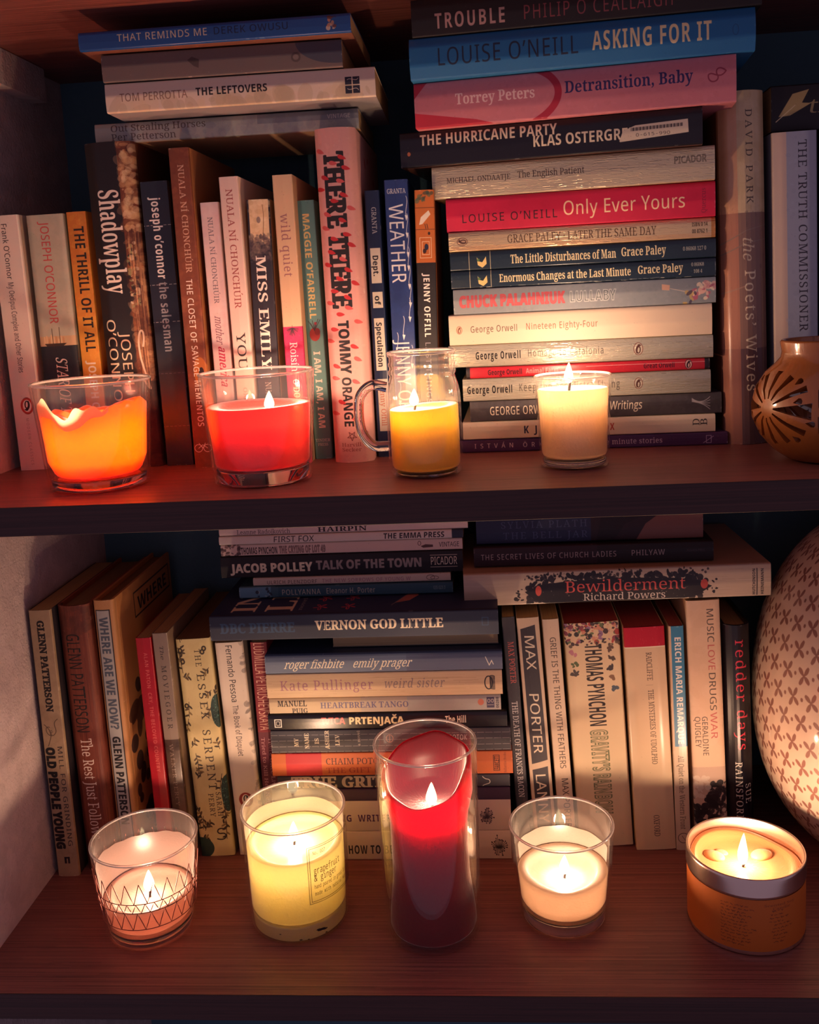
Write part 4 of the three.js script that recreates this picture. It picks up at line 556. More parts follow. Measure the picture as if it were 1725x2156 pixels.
book('g4', { label: 'thick cream paperback with a colourful crowd across its top and narrow black capitals', group: LOW, colour: '#d3b98f', D: 0.122, pages: '#b23f48' }, (c) => {  // red pages: glow of the red candle put into their colour
  c.blots(150, 0.0, 0.085, 0.0, 1, 3, 11, ['#3a2a2c', '#7d3a4a', '#a83a35', '#5f6a45', '#d6b48a', '#8d6a86', '#2a2426', '#c98a6a'], 0.95); c.blots(16, 0.085, 0.11, 0.0, 1, 3, 8, ['#3a2a2c', '#5c4a3c'], 0.9);
  for (const [x, y, k] of [[0.13, 0.85, '#b87a80'], [0.155, 0.16, '#4a3a30'], [0.18, 0.84, '#55603c'], [0.2, 0.2, '#3a3034'], [0.22, 0.86, '#4a3f3a'], [0.245, 0.16, '#7d5a40'], [0.29, 0.16, '#44505a'], [0.12, 0.2, '#5a4236']]) c.on(() => { c.g.translate(x * c.W, y * c.H); c.g.fillStyle = k; for (let j = 0; j < 6; j++) { c.g.beginPath(); c.g.ellipse((rnd() - 0.5) * 16, (rnd() - 0.5) * 22, 3 + rnd() * 4, 5 + rnd() * 6, rnd() * 3, 0, 7); c.g.fill(); } });
  c.t('THOMAS PYNCHON', 0.094, 0.458, 0.5, 0.3, '#241a1c', SANS, { w: 'bold' }); c.t('GRAVITY’S RAINBOW', 0.47, 0.852, 0.5, 0.3, '#6d6d4c', SANS, { w: 'bold', st: 6, fill: '#c4ad84' });
});
book('g5', { label: 'thick cream paperback with a bright red band around its top', group: LOW, colour: '#d1b48c', D: 0.122, pages: '#b23f48', fin: 'gloss' }, (c) => { c.box(-0.01, -0.05, 0.085, 1.05, '#b31226'); c.line([[0.088, 0], [0.088, 1]], '#e8d8b8', 3); c.streaks(40, 0, 0.08, 0, 1, 0.015, ['#e0a58e'], 0.4, 1); c.t('RADCLIFFE', 0.11, 0.235, 0.42, 0.13, '#3d2c22', SERIF); c.t('|', 0.252, 0.258, 0.42, 0.12, '#5a4434', SANS); c.t('THE MYSTERIES OF UDOLPHO', 0.275, 0.61, 0.42, 0.13, '#3d2c22', SERIF); c.t('OXFORD', 0.84, 0.94, 0.46, 0.14, '#33282a', SERIF); });  // page colour carries red candlelight, as on the book before
book('g6', { label: 'slim paperback, blue above and cream below, beside the red-banded one', group: LOW, colour: '#cbb292', D: 0.12, fin: 'gloss', cover: '#a88a6c', pages: '#b8606a' }, (c) => { c.box(-0.01, -0.05, 0.53, 1.05, '#3d7d98'); c.box(-0.01, 0.85, 0.55, 1.05, '#c9a987'); c.t('ERICH MARIA REMARQUE', 0.045, 0.52, 0.42, 0.42, '#e6ddca', SANS, { w: 'bold' }); c.t('All Quiet on the Western Front', 0.57, 0.905, 0.5, 0.34, '#4a3a2e', SERIF); c.oval(0.945, 0.5, 0.022, 0.36, '#5a4a40', 2.5); c.line([[0.935, 0.6], [0.955, 0.4]], '#5a4a40', 2); });  // pages tinted with painted red candlelight, weaker here
book('g7', { label: 'tall cream paperback with grey and coral thin capitals and a dark scene at its foot', group: LOW, colour: '#d3b18d', D: 0.125, cover: '#b9906c' }, (c) => {
  c.blots(60, 0, 0.6, 0, 1, 10, 34, ['#dabb98', '#c9a580'], 0.25); c.box(0.66, -0.05, 1.01, 1.05, '#b3907c', 0.6); c.blots(90, 0.72, 0.9, 0, 0.55, 5, 16, ['#1c1618', '#2a2022', '#3a2c28'], 0.85); c.blots(70, 0.78, 0.95, 0.3, 1, 6, 18, ['#221a1c', '#171114'], 0.9); c.blots(26, 0.7, 0.78, 0.5, 1, 6, 14, ['#e0cdb4', '#d0b79c'], 0.8); c.blots(24, 0.82, 0.92, 0.05, 0.3, 4, 10, ['#d9c2a8', '#6d5248'], 0.8);
  c.t('MUSIC', 0.03, 0.165, 0.3, 0.2, '#4a3c34', SANS); c.t('LOVE', 0.17, 0.275, 0.3, 0.2, '#b85a52', SANS); c.t('DRUGS', 0.28, 0.435, 0.3, 0.2, '#4a3c34', SANS); c.t('WAR', 0.44, 0.547, 0.3, 0.2, '#b85a52', SANS); c.t('GERALDINE', 0.455, 0.615, 0.58, 0.16, '#4a3c34', SANS); c.t('QUIGLEY', 0.455, 0.58, 0.8, 0.16, '#4a3c34', SANS);
});
book('g8', { label: 'black hardback with red serif lettering, next to the patterned vase', group: LOW, colour: '#151117', D: 0.13, hard: true, bulge: 0.006, fin: 'gloss', pages: '#b9a08c' }, (c) => { c.t('redder days', 0.06, 0.55, 0.42, 0.36, '#d8384a', SERIF, { ls: 8 }); c.t('SUE', 0.7, 0.79, 0.24, 0.22, '#e6dcc8', SERIF, { ls: 8 }); c.t('RAINSFORD', 0.6, 0.87, 0.58, 0.24, '#d8cbb6', SERIF, { ls: 10 }); c.streaks(40, 0, 1, 0.05, 0.2, 0.2, ['#3a2f36'], 0.4, 2); });

// lying on the standing books, lower right
book('b1', { label: 'wide pale hardback with a black tree line and red lettering, on the standing books', group: BS, colour: '#bda88c', D: 0.127, cover: '#b09a80', fin: 'gloss' }, (c) => {
  c.streaks(160, -0.1, 1, 0, 1, 0.2, ['#d2bfa2', '#9c876c', '#a8947a'], 0.45, 1.6); c.blots(420, 0.21, 0.78, 0.12, 1.0, 4, 15, ['#1a1518', '#221b1d', '#2a2224'], 0.95); c.blots(160, 0.17, 0.83, 0.4, 0.85, 3, 10, ['#1a1518', '#221b1d'], 0.95); c.blots(90, 0.2, 0.8, 0.02, 0.25, 2, 7, ['#1a1518', '#2d2526'], 0.8);
  c.poly([[0.2, 0.6], [0.25, 0.4], [0.32, 0.33], [0.5, 0.26], [0.68, 0.32], [0.76, 0.42], [0.81, 0.62], [0.76, 0.9], [0.7, 1.02], [0.28, 1.02], [0.23, 0.85]], '#1a1518'); c.blots(70, 0.25, 0.75, 0.1, 0.95, 1, 3, ['#b8a58c', '#8d7b68'], 0.5);
  c.oval(0.245, 0.58, 0.01, 0.16, '#c9503f'); c.oval(0.785, 0.55, 0.012, 0.15, '#b3463a'); c.t('Bewilderment', 0.33, 0.725, 0.5, 0.34, '#d0584c', SERIF, { w: '' }); c.t('Richard Powers', 0.39, 0.66, 0.83, 0.22, '#d6c8b0', SERIF); c.up('HUTCHINSON', 0.945, 0.14, 0.95, 0.009, '#1c171a', SANS, { w: 'bold' }); c.up('HEINEMANN', 0.972, 0.14, 0.95, 0.009, '#1c171a', SANS, { w: 'bold' }); c.line([[0.955, 0.14], [0.955, 0.95]], '#1c171a', 3);
});
book('b2', { label: 'dark maroon and black paperback with spaced pale capitals, on the wide pale hardback', group: BS, colour: '#191318', D: 0.11 }, (c) => { c.box(-0.01, -0.05, 0.52, 1.05, '#2c1a22'); c.t('THE SECRET LIVES OF CHURCH LADIES', 0.03, 0.6, 0.5, 0.28, '#b5a294', SANS, { ls: 8 }); c.t('PHILYAW', 0.66, 0.8, 0.48, 0.28, '#b5a294', SANS, { ls: 6 }); c.t('PUSHKIN PRESS', 0.89, 0.965, 0.44, 0.12, '#5a4a4a', SANS); });
book('b3', { label: 'navy paperback with two faint lines of capitals and a brown picture end', group: BS, colour: '#27304a', D: 0.11 }, (c) => { c.box(0.51, -0.05, 1.01, 1.05, '#2d1d22'); c.poly([[0.6, 1.1], [0.66, 0.4], [0.78, -0.05], [0.56, -0.05], [0.53, 1.1]], '#20161b'); c.poly([[0.7, 1.1], [0.75, 0.4], [0.83, -0.05], [1.01, -0.05], [1.01, 1.1]], '#7d5246'); c.t('SYLVIA PLATH', 0.11, 0.495, 0.3, 0.26, '#4d5670', SERIF, { ls: 14 }); c.t('THE BELL JAR', 0.12, 0.495, 0.7, 0.26, '#4d5670', SERIF, { ls: 14 }); });

// ---------------------------------------------------------------- candles
// clear panes: one sheet without thickness on each side of the wall, so that candlelight passes; solid bases and handles refract
const glassMat = new THREE.MeshPhysicalMaterial({ name: 'clear glass wall', transmission: 0.985, thickness: 0, roughness: 0, ior: 1.5, color: rgb(0.97, 0.95, 0.93) });
const rimMat = new THREE.MeshPhysicalMaterial({ name: 'rounded glass rim', transmission: 0.8, thickness: 0.002, roughness: 0.12, ior: 1.5, color: rgb(0.98, 0.95, 0.93) });
function rim(root, r, y, t) { part('rim', new THREE.TorusGeometry(r - t / 2, t * 0.58, 12, 96).rotateX(Math.PI / 2).translate(0, y, 0), rimMat, root); }
const baseMat = new THREE.MeshPhysicalMaterial({ name: 'thick clear glass', transmission: 1, thickness: 0.01, roughness: 0.02, ior: 1.5, color: rgb(0.98, 0.96, 0.94) });
const wickMat = new THREE.MeshStandardMaterial({ name: 'charred wick', color: rgb(0.02, 0.012, 0.01), roughness: 0.95 });
const flameMat = new THREE.MeshStandardMaterial({ name: 'candle flame', color: 0x000000, emissive: rgb(1, 0.78, 0.42), emissiveIntensity: 5, roughness: 1 });
const waxBump = texture(noiseCanvas(256, 128, 70, 900, 2, 12), false, [6, 3]);
const wax = (name, r, g, b, through = 0.6) => new THREE.MeshPhysicalMaterial({ name, color: rgb(r, g, b), transmission: through, thickness: 0, roughness: 1, ior: 1.2, clearcoat: 0.6, clearcoatRoughness: 0.25, bumpMap: waxBump, bumpScale: 0.0004 });
const V2 = (r, y) => new THREE.Vector2(r, y);
const lathe = (pts, n = 96) => new THREE.LatheGeometry(pts.map((p) => V2(...p)), n);
// rings of functions angle -> [radius, height]; angle 0 faces the room
function rings(list, n = 96, from = 0, to = Math.PI * 2) {
  const P = [], U = [], I = [], m = list.length;
  for (let j = 0; j < m; j++) for (let i = 0; i <= n; i++) { const a = from + (to - from) * i / n, [r, h] = list[j](a); P.push(r * Math.sin(a), h, r * Math.cos(a)); U.push(i / n, j / m); }
  for (let j = 0; j + 1 < m; j++) for (let i = 0; i < n; i++) { const a = j * (n + 1) + i, b = a + 1, c = a + n + 1, d = c + 1; I.push(a, b, d, a, d, c); }
  const g = new THREE.BufferGeometry();
  g.setAttribute('position', new THREE.Float32BufferAttribute(P, 3)); g.setAttribute('uv', new THREE.Float32BufferAttribute(U, 2)); g.setIndex(I); g.computeVertexNormals();
  if (Math.abs(to - from - Math.PI * 2) < 1e-6) { const N = g.attributes.normal; for (let j = 0; j < m; j++) { const a = j * (n + 1), b = a + n; const v = new THREE.Vector3(N.getX(a) + N.getX(b), N.getY(a) + N.getY(b), N.getZ(a) + N.getZ(b)).normalize(); N.setXYZ(a, v.x, v.y, v.z); N.setXYZ(b, v.x, v.y, v.z); } }
  return g;
}
// a glass wall from an outer profile of [radius, height], bottom to rim, closed over a rounded lip
function glassWall(outer, t, floorAt) {
  const top = outer[outer.length - 1], lip = [];
  for (let i = 1; i < 8; i++) { const a = Math.PI * i / 8; lip.push([top[0] - t / 2 + Math.cos(a) * t / 2, top[1] + Math.sin(a) * t / 2]); }
  const at = (y) => { for (let i = 1; i < outer.length; i++) if (y <= outer[i][1] || i === outer.length - 1) { const [r0, y0] = outer[i - 1], [r1, y1] = outer[i]; return r0 + (r1 - r0) * Math.max(0, Math.min(1, (y - y0) / (y1 - y0 || 1))); } };
  const inner = outer.filter((p) => p[1] > floorAt + 0.003).map(([r, y]) => [r - t, y]).reverse();
  return lathe([[0.0001, outer[0][1]], ...outer, ...lip, ...inner, [at(floorAt + 0.002) - t, floorAt + 0.002], [at(floorAt) - t - 0.002, floorAt], [0.0001, floorAt]]);
}
function glassBase(r, h) { return lathe([[0.0001, 0.0006], [r - 0.002, 0.0006], [r - 0.0004, 0.0022], [r, h - 0.001], [r - 0.0015, h], [0.0001, h]]); }
// from the middle of the bottom, up an outer wall, over a rim at top(angle), down a crater to its floor
// layers: milky sheets inside the wax, which dim the light from sheet to sheet as the depth of real wax does
function waxBody({ r, h0, h1, crater, floor, top = () => h1, steps = 7, round = 0.003, lip = 0.002, layers = [] }) {
  const R0 = typeof r === 'function' ? r : () => r, L = [(a) => [0.0001, h0], (a) => [(R0(h0) - round) * 0.6, h0], (a) => [R0(h0) - round, h0], (a) => [R0(h0 + round * 0.4) - round * 0.25, h0 + round * 0.4]];
  for (let k = 0; k <= steps; k++) L.push((a) => { const h = h0 + round + (top(a) - lip * 0.4 - h0 - round) * k / steps; return [R0(h), h]; });
  L.push((a) => [R0(top(a)) - lip * 0.5, top(a)], (a) => [Math.max(crater + 0.001, R0(top(a)) - lip * 1.6), top(a) - lip * 0.1]);
  for (const [f, d] of [[1, 0.06], [0.96, 0.45], [0.88, 0.8], [0.7, 0.95], [0.4, 1], [0.12, 1], [0.001, 1]]) L.push((a) => [crater * f * (1 + 0.03 * Math.sin(3 * a + 1)), top(a) * (1 - d) + floor * d]);
  const body = rings(L);
  return layers.length ? mergeGeometries([body, ...layers.map((h) => rings([(a) => [R0(h) * 0.8 + 0.0008 * Math.sin(5 * a), h - 0.001], (a) => [R0(h) * 0.45, h], (a) => [0.0001, h + 0.001]], 48))]) : body;
}
function flame(root, x, y, z, h, w, wickH = 0.008) {
  const bend = h * 0.04;
  part('wick', new THREE.TubeGeometry(new THREE.CatmullRomCurve3([new THREE.Vector3(x, y - wickH, z), new THREE.Vector3(x + 0.0003, y - wickH * 0.4, z), new THREE.Vector3(x + 0.0009, y + 0.001, z + 0.0004)]), 8, 0.0009, 7), wickMat, root);
  const g = lathe([[0.0001, 0], [0.45, 0.03], [0.8, 0.12], [1, 0.26], [0.95, 0.4], [0.76, 0.56], [0.5, 0.74], [0.24, 0.9], [0.0001, 1]].map(([r, t]) => [r * w, t * h]), 20);
  const p = g.attributes.position; for (let i = 0; i < p.count; i++) { const t = p.getY(i) / h; p.setX(i, p.getX(i) + bend * t * t); }
  g.translate(x, y, z);
  part('flame', g, flameMat, root).castShadow = false;
  const l = new THREE.PointLight(FLAME_LIGHT, CANDELA); l.name = 'flame'; l.position.set(x, y + h * 0.45, z); l.shadow.radius = 0.2; l.castShadow = true; root.add(l);
}
const S1 = 'candles on the middle shelf', S2 = 'candles on the bottom shelf', YM = 0.3342, YB = 0.0002;
function candle(label, group, x, y, z) { const o = thing('candle', label, 'candle', group); o.position.set(x, y, z); return o; }
const bell = (a, c, w) => { const d = ((a - c + Math.PI * 5) % (Math.PI * 2)) - Math.PI; return Math.exp(-d * d / (w * w)); };

{ // orange, burnt low inside a broken shell of wax
  const k = candle('orange candle with a broken wax edge glowing in a wide glass, far left', S1, -0.2638, YM, -0.0634), cam = 0.4;
  part('glass', glassWall([[0.031, 0], [0.0328, 0.0012], [0.0337, 0.006], [0.0365, 0.04], [0.0394, 0.0715]], 0.0017, 0.0085), glassMat, k);
  rim(k, 0.0394, 0.0715, 0.0017);
  part('glass_base', glassBase(0.0312, 0.0082), baseMat, k);
  const top = (a) => 0.051 - 0.0075 * bell(a, cam - 0.42, 0.3) + 0.0085 * bell(a, cam + 0.9, 0.75) + 0.002 * bell(a, cam - 1.1, 0.25) + 0.0009 * Math.sin(9 * a) + 0.0006 * Math.sin(17 * a + 2);
  part('wax', waxBody({ r: (h) => 0.0312 + (h - 0.0086) * 0.082 - 0.004 * Math.max(0, 1 - (h - 0.0086) / 0.011), h0: 0.0088, h1: 0.052, top, crater: 0.0235, floor: 0.0245, steps: 10, lip: 0.003, layers: [0.0215, 0.0175, 0.0135] }), wax('orange wax', 0.94, 0.36, 0.03, 0.75), k);
  const scrap = (f0, f1, lo, hi, n) => rings([lo, (a) => [0, 0], hi].filter((_, i) => i !== 1), n, f0, f1);
  part('wax_residue', scrap(cam - 1.35, cam + 0.25, (a) => [0.03345 + 0.086 * (top(a) - 0.0015 - 0.04) + 0.0011, top(a) - 0.0015], (a) => { const h = top(a) + 0.0035 + 0.0045 * bell(a, cam - 1.05, 0.35) + 0.0022 * Math.sin(7 * a) + 0.0015 * Math.sin(19 * a) + 0.0065 * bell(a, cam - 0.4, 0.22); return [0.03345 + 0.086 * (h - 0.04) + 0.0011, h]; }, 60), wax('pale wax film', 0.95, 0.72, 0.5, 0.8), k);
  flame(k, 0.004, 0.0285, 0.004, 0.0135, 0.0034, 0.004);
}
{ // coral red, broad and even
  const k = candle('coral red candle in a wide flared glass, between the orange candle and the handled jar', S1, -0.1505, YM, -0.0624);
  part('glass', glassWall([[0.031, 0], [0.0325, 0.0012], [0.0332, 0.006], [0.0362, 0.045], [0.0381, 0.0725]], 0.0017, 0.0105), glassMat, k);
  rim(k, 0.0381, 0.0725, 0.0017);
  part('glass_base', glassBase(0.0308, 0.0102), baseMat, k);
  part('wax', waxBody({ r: (h) => 0.0311 + (h - 0.0106) * 0.076, h0: 0.0108, h1: 0.0515, crater: 0.027, floor: 0.046, lip: 0.0015, top: (a) => 0.0512 + 0.0004 * Math.sin(2 * a), layers: [0.042, 0.038, 0.034, 0.03, 0.026, 0.022, 0.018, 0.014] }), wax('coral wax', 0.9, 0.13, 0.1, 0.74), k);
  flame(k, 0.008, 0.0475, 0.004, 0.0125, 0.0034, 0.004);
}
{ // yellow-green, in a jar with a handle
  const k = candle('yellow-green candle in a screw-top glass jar with a handle', S1, -0.041, YM, -0.0631);
  const outer = [[0.0205, 0], [0.0228, 0.001], [0.0241, 0.004], [0.0245, 0.012], [0.0246, 0.045], [0.0243, 0.053], [0.0232, 0.059], [0.0218, 0.0632], [0.0213, 0.0655], [0.0221, 0.0668], [0.0221, 0.0685], [0.0213, 0.0698], [0.0213, 0.0712], [0.0219, 0.0722], [0.0219, 0.0734], [0.0213, 0.0746], [0.0213, 0.0775], [0.0222, 0.0786], [0.0224, 0.0806]];
  part('glass', glassWall(outer, 0.0018, 0.004), glassMat, k);
  rim(k, 0.0224, 0.0806, 0.0018);
  part('glass_base', glassBase(0.0208, 0.0036), baseMat, k);
  const c = new THREE.CatmullRomCurve3([[-0.0236, 0.0585, 0.002], [-0.033, 0.0605, 0.003], [-0.0405, 0.0545, 0.004], [-0.0425, 0.042, 0.004], [-0.0405, 0.0285, 0.004], [-0.034, 0.0205, 0.003], [-0.0238, 0.0195, 0.002]].map((p) => new THREE.Vector3(...p)));
  part('handle', new THREE.TubeGeometry(c, 48, 0.0034, 14), baseMat, k);
  part('wax', waxBody({ r: (h) => (h < 0.012 ? 0.0222 + (h - 0.0042) * 0.05 : 0.0227), h0: 0.0042, h1: 0.0452, crater: 0.017, floor: 0.0425, lip: 0.0015, top: (a) => 0.0448 + 0.0012 * Math.sin(a), layers: [0.037, 0.031, 0.025, 0.019, 0.012] }), wax('yellow wax', 0.78, 0.6, 0.1, 0.62), k);
  flame(k, -0.006, 0.0455, 0.002, 0.0115, 0.0032, 0.0035);
}
{ // small cream votive, filled nearly to the rim
  const k = candle('small cream votive candle whose flame stands above the rim of its glass', S1, 0.057, YM, -0.0731);
  part('glass', glassWall([[0.0208, 0], [0.0222, 0.001], [0.0226, 0.004], [0.024, 0.035], [0.0252, 0.0598]], 0.0014, 0.0062), glassMat, k);
  rim(k, 0.0252, 0.0598, 0.0014);
  part('glass_base', glassBase(0.0209, 0.0058), baseMat, k);
  part('wax', waxBody({ r: (h) => 0.0212 + (h - 0.0064) * 0.046, h0: 0.0066, h1: 0.052, crater: 0.0195, floor: 0.0478, lip: 0.002, top: (a) => 0.0515 + 0.0006 * Math.cos(a), layers: [0.043, 0.038, 0.033, 0.028, 0.023, 0.018, 0.012] }), wax('cream wax', 0.9, 0.76, 0.56, 0.6), k);
  flame(k, -0.0025, 0.0545, 0, 0.014, 0.0031, 0.0085);
}
{ // pale pink in a tumbler ringed with fine copper zigzags
  const k = candle('pale pink candle in a tumbler ringed with thin zigzag lines, bottom left', S2, -0.2625, YB, -0.0762), cam = 0.385;
  const prof = [[0.029, 0], [0.0315, 0.0012], [0.0325, 0.005], [0.0352, 0.03], [0.0375, 0.055], [0.0386, 0.0695]];
  part('glass', glassWall(prof, 0.0017, 0.0085), glassMat, k);
  rim(k, 0.0386, 0.0695, 0.0017);
  part('glass_base', glassBase(0.0303, 0.0081), baseMat, k);
  const inner = (h) => 0.0308 + (h - 0.006) * 0.108;
  part('wax', waxBody({ r: (h) => Math.min(inner(h) - 0.0012, 0.0262 + (h - 0.0086) * 0.9), h0: 0.0088, h1: 0.0285, crater: 0.027, floor: 0.0225, lip: 0.002, round: 0.002, top: (a) => 0.0285 + 0.0008 * Math.sin(2 * a) }), wax('pale pink wax', 0.5, 0.28, 0.22, 0.66), k);
  part('wax_residue', rings([(a) => [inner(0.028) - 0.0006, 0.028], (a) => [inner(0.04) - 0.0006, 0.04], (a) => { const h = 0.053 + 0.0008 * Math.sin(3 * a) + 0.0003 * Math.sin(17 * a); return [inner(h) - 0.0007, h]; }], 70, cam + Math.PI - 1.75, cam + Math.PI + 1.75), wax('pink wax film', 0.3, 0.2, 0.17, 0.62), k);
  const lines = [], R1 = (h) => 0.0327 + (h - 0.005) * 0.0985 + 0.00022, ink = new THREE.MeshStandardMaterial({ name: 'copper line print', color: rgb(0.25, 0.07, 0.05), roughness: 0.5, metalness: 0.3 });
  const seg = (pts, closed) => lines.push(new THREE.TubeGeometry(new THREE.CatmullRomCurve3(pts.map(([a, h]) => new THREE.Vector3(R1(h) * Math.sin(a), h, R1(h) * Math.cos(a))), closed, 'catmullrom', 0), pts.length * 3, 0.0003, 5, closed));
  const ringAt = (h) => seg(Array.from({ length: 60 }, (_, i) => [i / 60 * Math.PI * 2, h]), true);
  const zig = (n, lo, hi, ph) => seg(Array.from({ length: n * 2 }, (_, i) => [(i + ph) / (n * 2) * Math.PI * 2, i % 2 ? hi : lo]), true);
  ringAt(0.019); ringAt(0.0325); ringAt(0.0395); zig(24, 0.019, 0.0325, 0); zig(36, 0.0325, 0.0395, 0.3); zig(24, 0.0395, 0.0555, 0.6);
  part('zigzag_print', mergeGeometries(lines), ink, k);
  flame(k, 0.0008, 0.0275, 0.001, 0.0165, 0.004, 0.0055);
}
{ // pale yellow with a printed label
  const k = candle('pale yellow candle in a straight glass with a printed label, left of the tall red', S2, -0.1532, YB, -0.088);
  part('glass', glassWall([[0.033, 0], [0.0355, 0.0015], [0.0364, 0.005], [0.0375, 0.045], [0.0383, 0.0853]], 0.0018, 0.0125), glassMat, k);
  rim(k, 0.0383, 0.0853, 0.0018);
  part('glass_base', glassBase(0.0343, 0.0118), new THREE.MeshPhysicalMaterial({ name: 'frosted thick glass', transmission: 0.75, thickness: 0.01, roughness: 0.45, ior: 1.5, color: rgb(0.95, 0.86, 0.55) }), k);  // yellow of the base paints in the glow of the wax above
  part('wax', waxBody({ r: (h) => 0.0345 + (h - 0.0126) * 0.021, h0: 0.0128, h1: 0.0605, crater: 0.031, floor: 0.0555, lip: 0.002, top: (a) => 0.0605 - 0.001 * Math.cos(a), layers: [0.047, 0.039, 0.031, 0.023] }), wax('pale yellow wax', 0.9, 0.85, 0.5, 0.72), k);
  part('wax_residue', rings([(a) => [0.0361, 0.06], (a) => { const h = 0.0725 + 0.0007 * Math.sin(5 * a); return [0.0363, h]; }], 60, 0.23 + Math.PI - 1.5, 0.23 + Math.PI + 1.5), wax('yellow wax film', 0.36, 0.31, 0.19, 0.6), k);
  const [c, g] = canvas(512, 460), [ca, ga] = canvas(512, 460);
  g.fillStyle = '#5a4528'; g.fillRect(0, 0, 512, 460); ga.fillStyle = '#1c1c1c'; ga.fillRect(0, 0, 512, 460); ga.strokeStyle = ga.fillStyle = '#e0e0e0'; ga.lineWidth = 3.5; ga.strokeRect(8, 8, 496, 444); ga.lineWidth = 4.5; ga.strokeRect(24, 22, 464, 416);
  const put = (s, x, y, w, h) => { ga.save(); ga.font = '60px monospace'; const wide = ga.measureText(s).width; ga.translate(x, y); ga.scale(w / wide, h / 60); ga.fillText(s, 0, 0); ga.restore(); };
  put('No. 007', 52, 74, 110, 40); ga.fillStyle = ga.strokeStyle = '#ffffff'; put('grapefruit', 52, 226, 260, 74); put('& ginger', 52, 284, 215, 72); ga.fillStyle = '#dcdcdc'; put('hand poured in great britain', 52, 342, 400, 46); put('made with natural wax', 52, 396, 340, 44);
  part('label', rings([(a) => [0.0383 - 0.0007 + 0.0004, 0.03], (a) => [0.0388 - 0.0005, 0.074]], 40, 0.4, 1.62), new THREE.MeshStandardMaterial({ name: 'clear printed label', map: texture(c, true), alphaMap: texture(ca, false), transparent: true, roughness: 0.5 }), k);
  k.children.at(-1).geometry.attributes.uv.array.forEach((_, i, u) => { if (i % 2) u[i] = i < 41 * 2 ? 0 : 1; });
  const spots = []; for (const [a, h, s] of [[0.62, 0.0085, 0.0032], [0.7, 0.0078, 0.002], [0.56, 0.0092, 0.0018], [0.72, 0.0048, 0.001], [-0.2, 0.0088, 0.0008], [0.2, 0.0045, 0.0012], [0.35, 0.004, 0.0008]]) { const q = new THREE.SphereGeometry(1, 10, 6); q.scale(s, s * 0.28, 0.00025); q.rotateY(a); q.translate(0.0366 * Math.sin(a), h, 0.0366 * Math.cos(a)); spots.push(q); }
  const sp = part('soot_spots', mergeGeometries(spots), wickMat, k); sp.userData.kind = 'stuff';
  flame(k, -0.001, 0.0585, 0.0005, 0.0155, 0.0038, 0.004);
}
{ // tall dark red in a clear cylinder
  const k = candle('tall dark red candle in a clear glass cylinder, tallest of all the candles', S2, -0.0528, YB, -0.0741), cam = 0.08;
  const R3 = (h) => 0.0338 + h * 0.019;
  part('glass', glassWall([[0.031, 0], [0.0332, 0.0012], [0.0338, 0.004], [R3(0.05), 0.05], [R3(0.1), 0.1], [R3(0.1405), 0.1405]], 0.0016, 0.003), glassMat, k);
  rim(k, 0.0365, 0.1405, 0.0016);
  const top = (a) => 0.107 + 0.024 * (0.5 - 0.5 * Math.cos(a - cam + 0.25)) + 0.008 * bell(a, cam + 1.35, 0.7) + 0.003 * bell(a, cam + Math.PI - 0.4, 0.7) + 0.0006 * Math.sin(7 * a);
  part('wax', waxBody({ r: (h) => 0.0309 - 0.0035 * Math.min(1, Math.max(0, (h - 0.012) / 0.03)) + 0.0046 * Math.min(1, Math.max(0, (h - 0.085) / 0.02)), h0: 0.0035, h1: 0.112, top, crater: 0.0285, floor: 0.0945, steps: 16, lip: 0.0022, layers: [0.089, 0.083, 0.077, 0.071, 0.064, 0.056, 0.046, 0.035, 0.02] }), wax('dark red wax', 0.42, 0.003, 0.05, 0.93), k);
  flame(k, 0.003, 0.0965, 0.006, 0.017, 0.004, 0.005);
}
{ // white in a tapered tumbler
  const k = candle('white candle in a clear tapered tumbler, between the tall red candle and the orange tin', S2, 0.0412, YB, -0.0879), cam = -0.06;
  part('glass', glassWall([[0.0285, 0], [0.0312, 0.0012], [0.0322, 0.005], [0.0352, 0.04], [0.0374, 0.0703]], 0.0017, 0.011), glassMat, k);
  rim(k, 0.0374, 0.0703, 0.0017);
  part('glass_base', glassBase(0.0301, 0.0105), baseMat, k);
  const inner = (h) => 0.0305 + (h - 0.006) * 0.08;
  part('wax', waxBody({ r: (h) => Math.min(inner(h) - 0.0008, 0.0235 + Math.sqrt(Math.max(0, h - 0.011)) * 0.11), h0: 0.0112, h1: 0.036, crater: 0.026, floor: 0.0285, lip: 0.002, round: 0.002, top: (a) => 0.0365 - 0.0012 * bell(a, cam, 0.5), layers: [0.022, 0.017] }), wax('white wax', 0.62, 0.5, 0.39, 0.7), k);
  part('wax_residue', rings([(a) => [inner(0.036) - 0.0006, 0.036], (a) => { const h = 0.0485 + 0.0008 * Math.sin(2 * a + 1) + 0.0003 * Math.sin(11 * a); return [inner(h) - 0.0006, h]; }], 60, cam + Math.PI - 1.35, cam + Math.PI + 1.3), wax('white wax film', 0.33, 0.28, 0.22, 0.6), k);
  flame(k, 0.001, 0.032, 0.001, 0.0145, 0.0038, 0.0045);
}
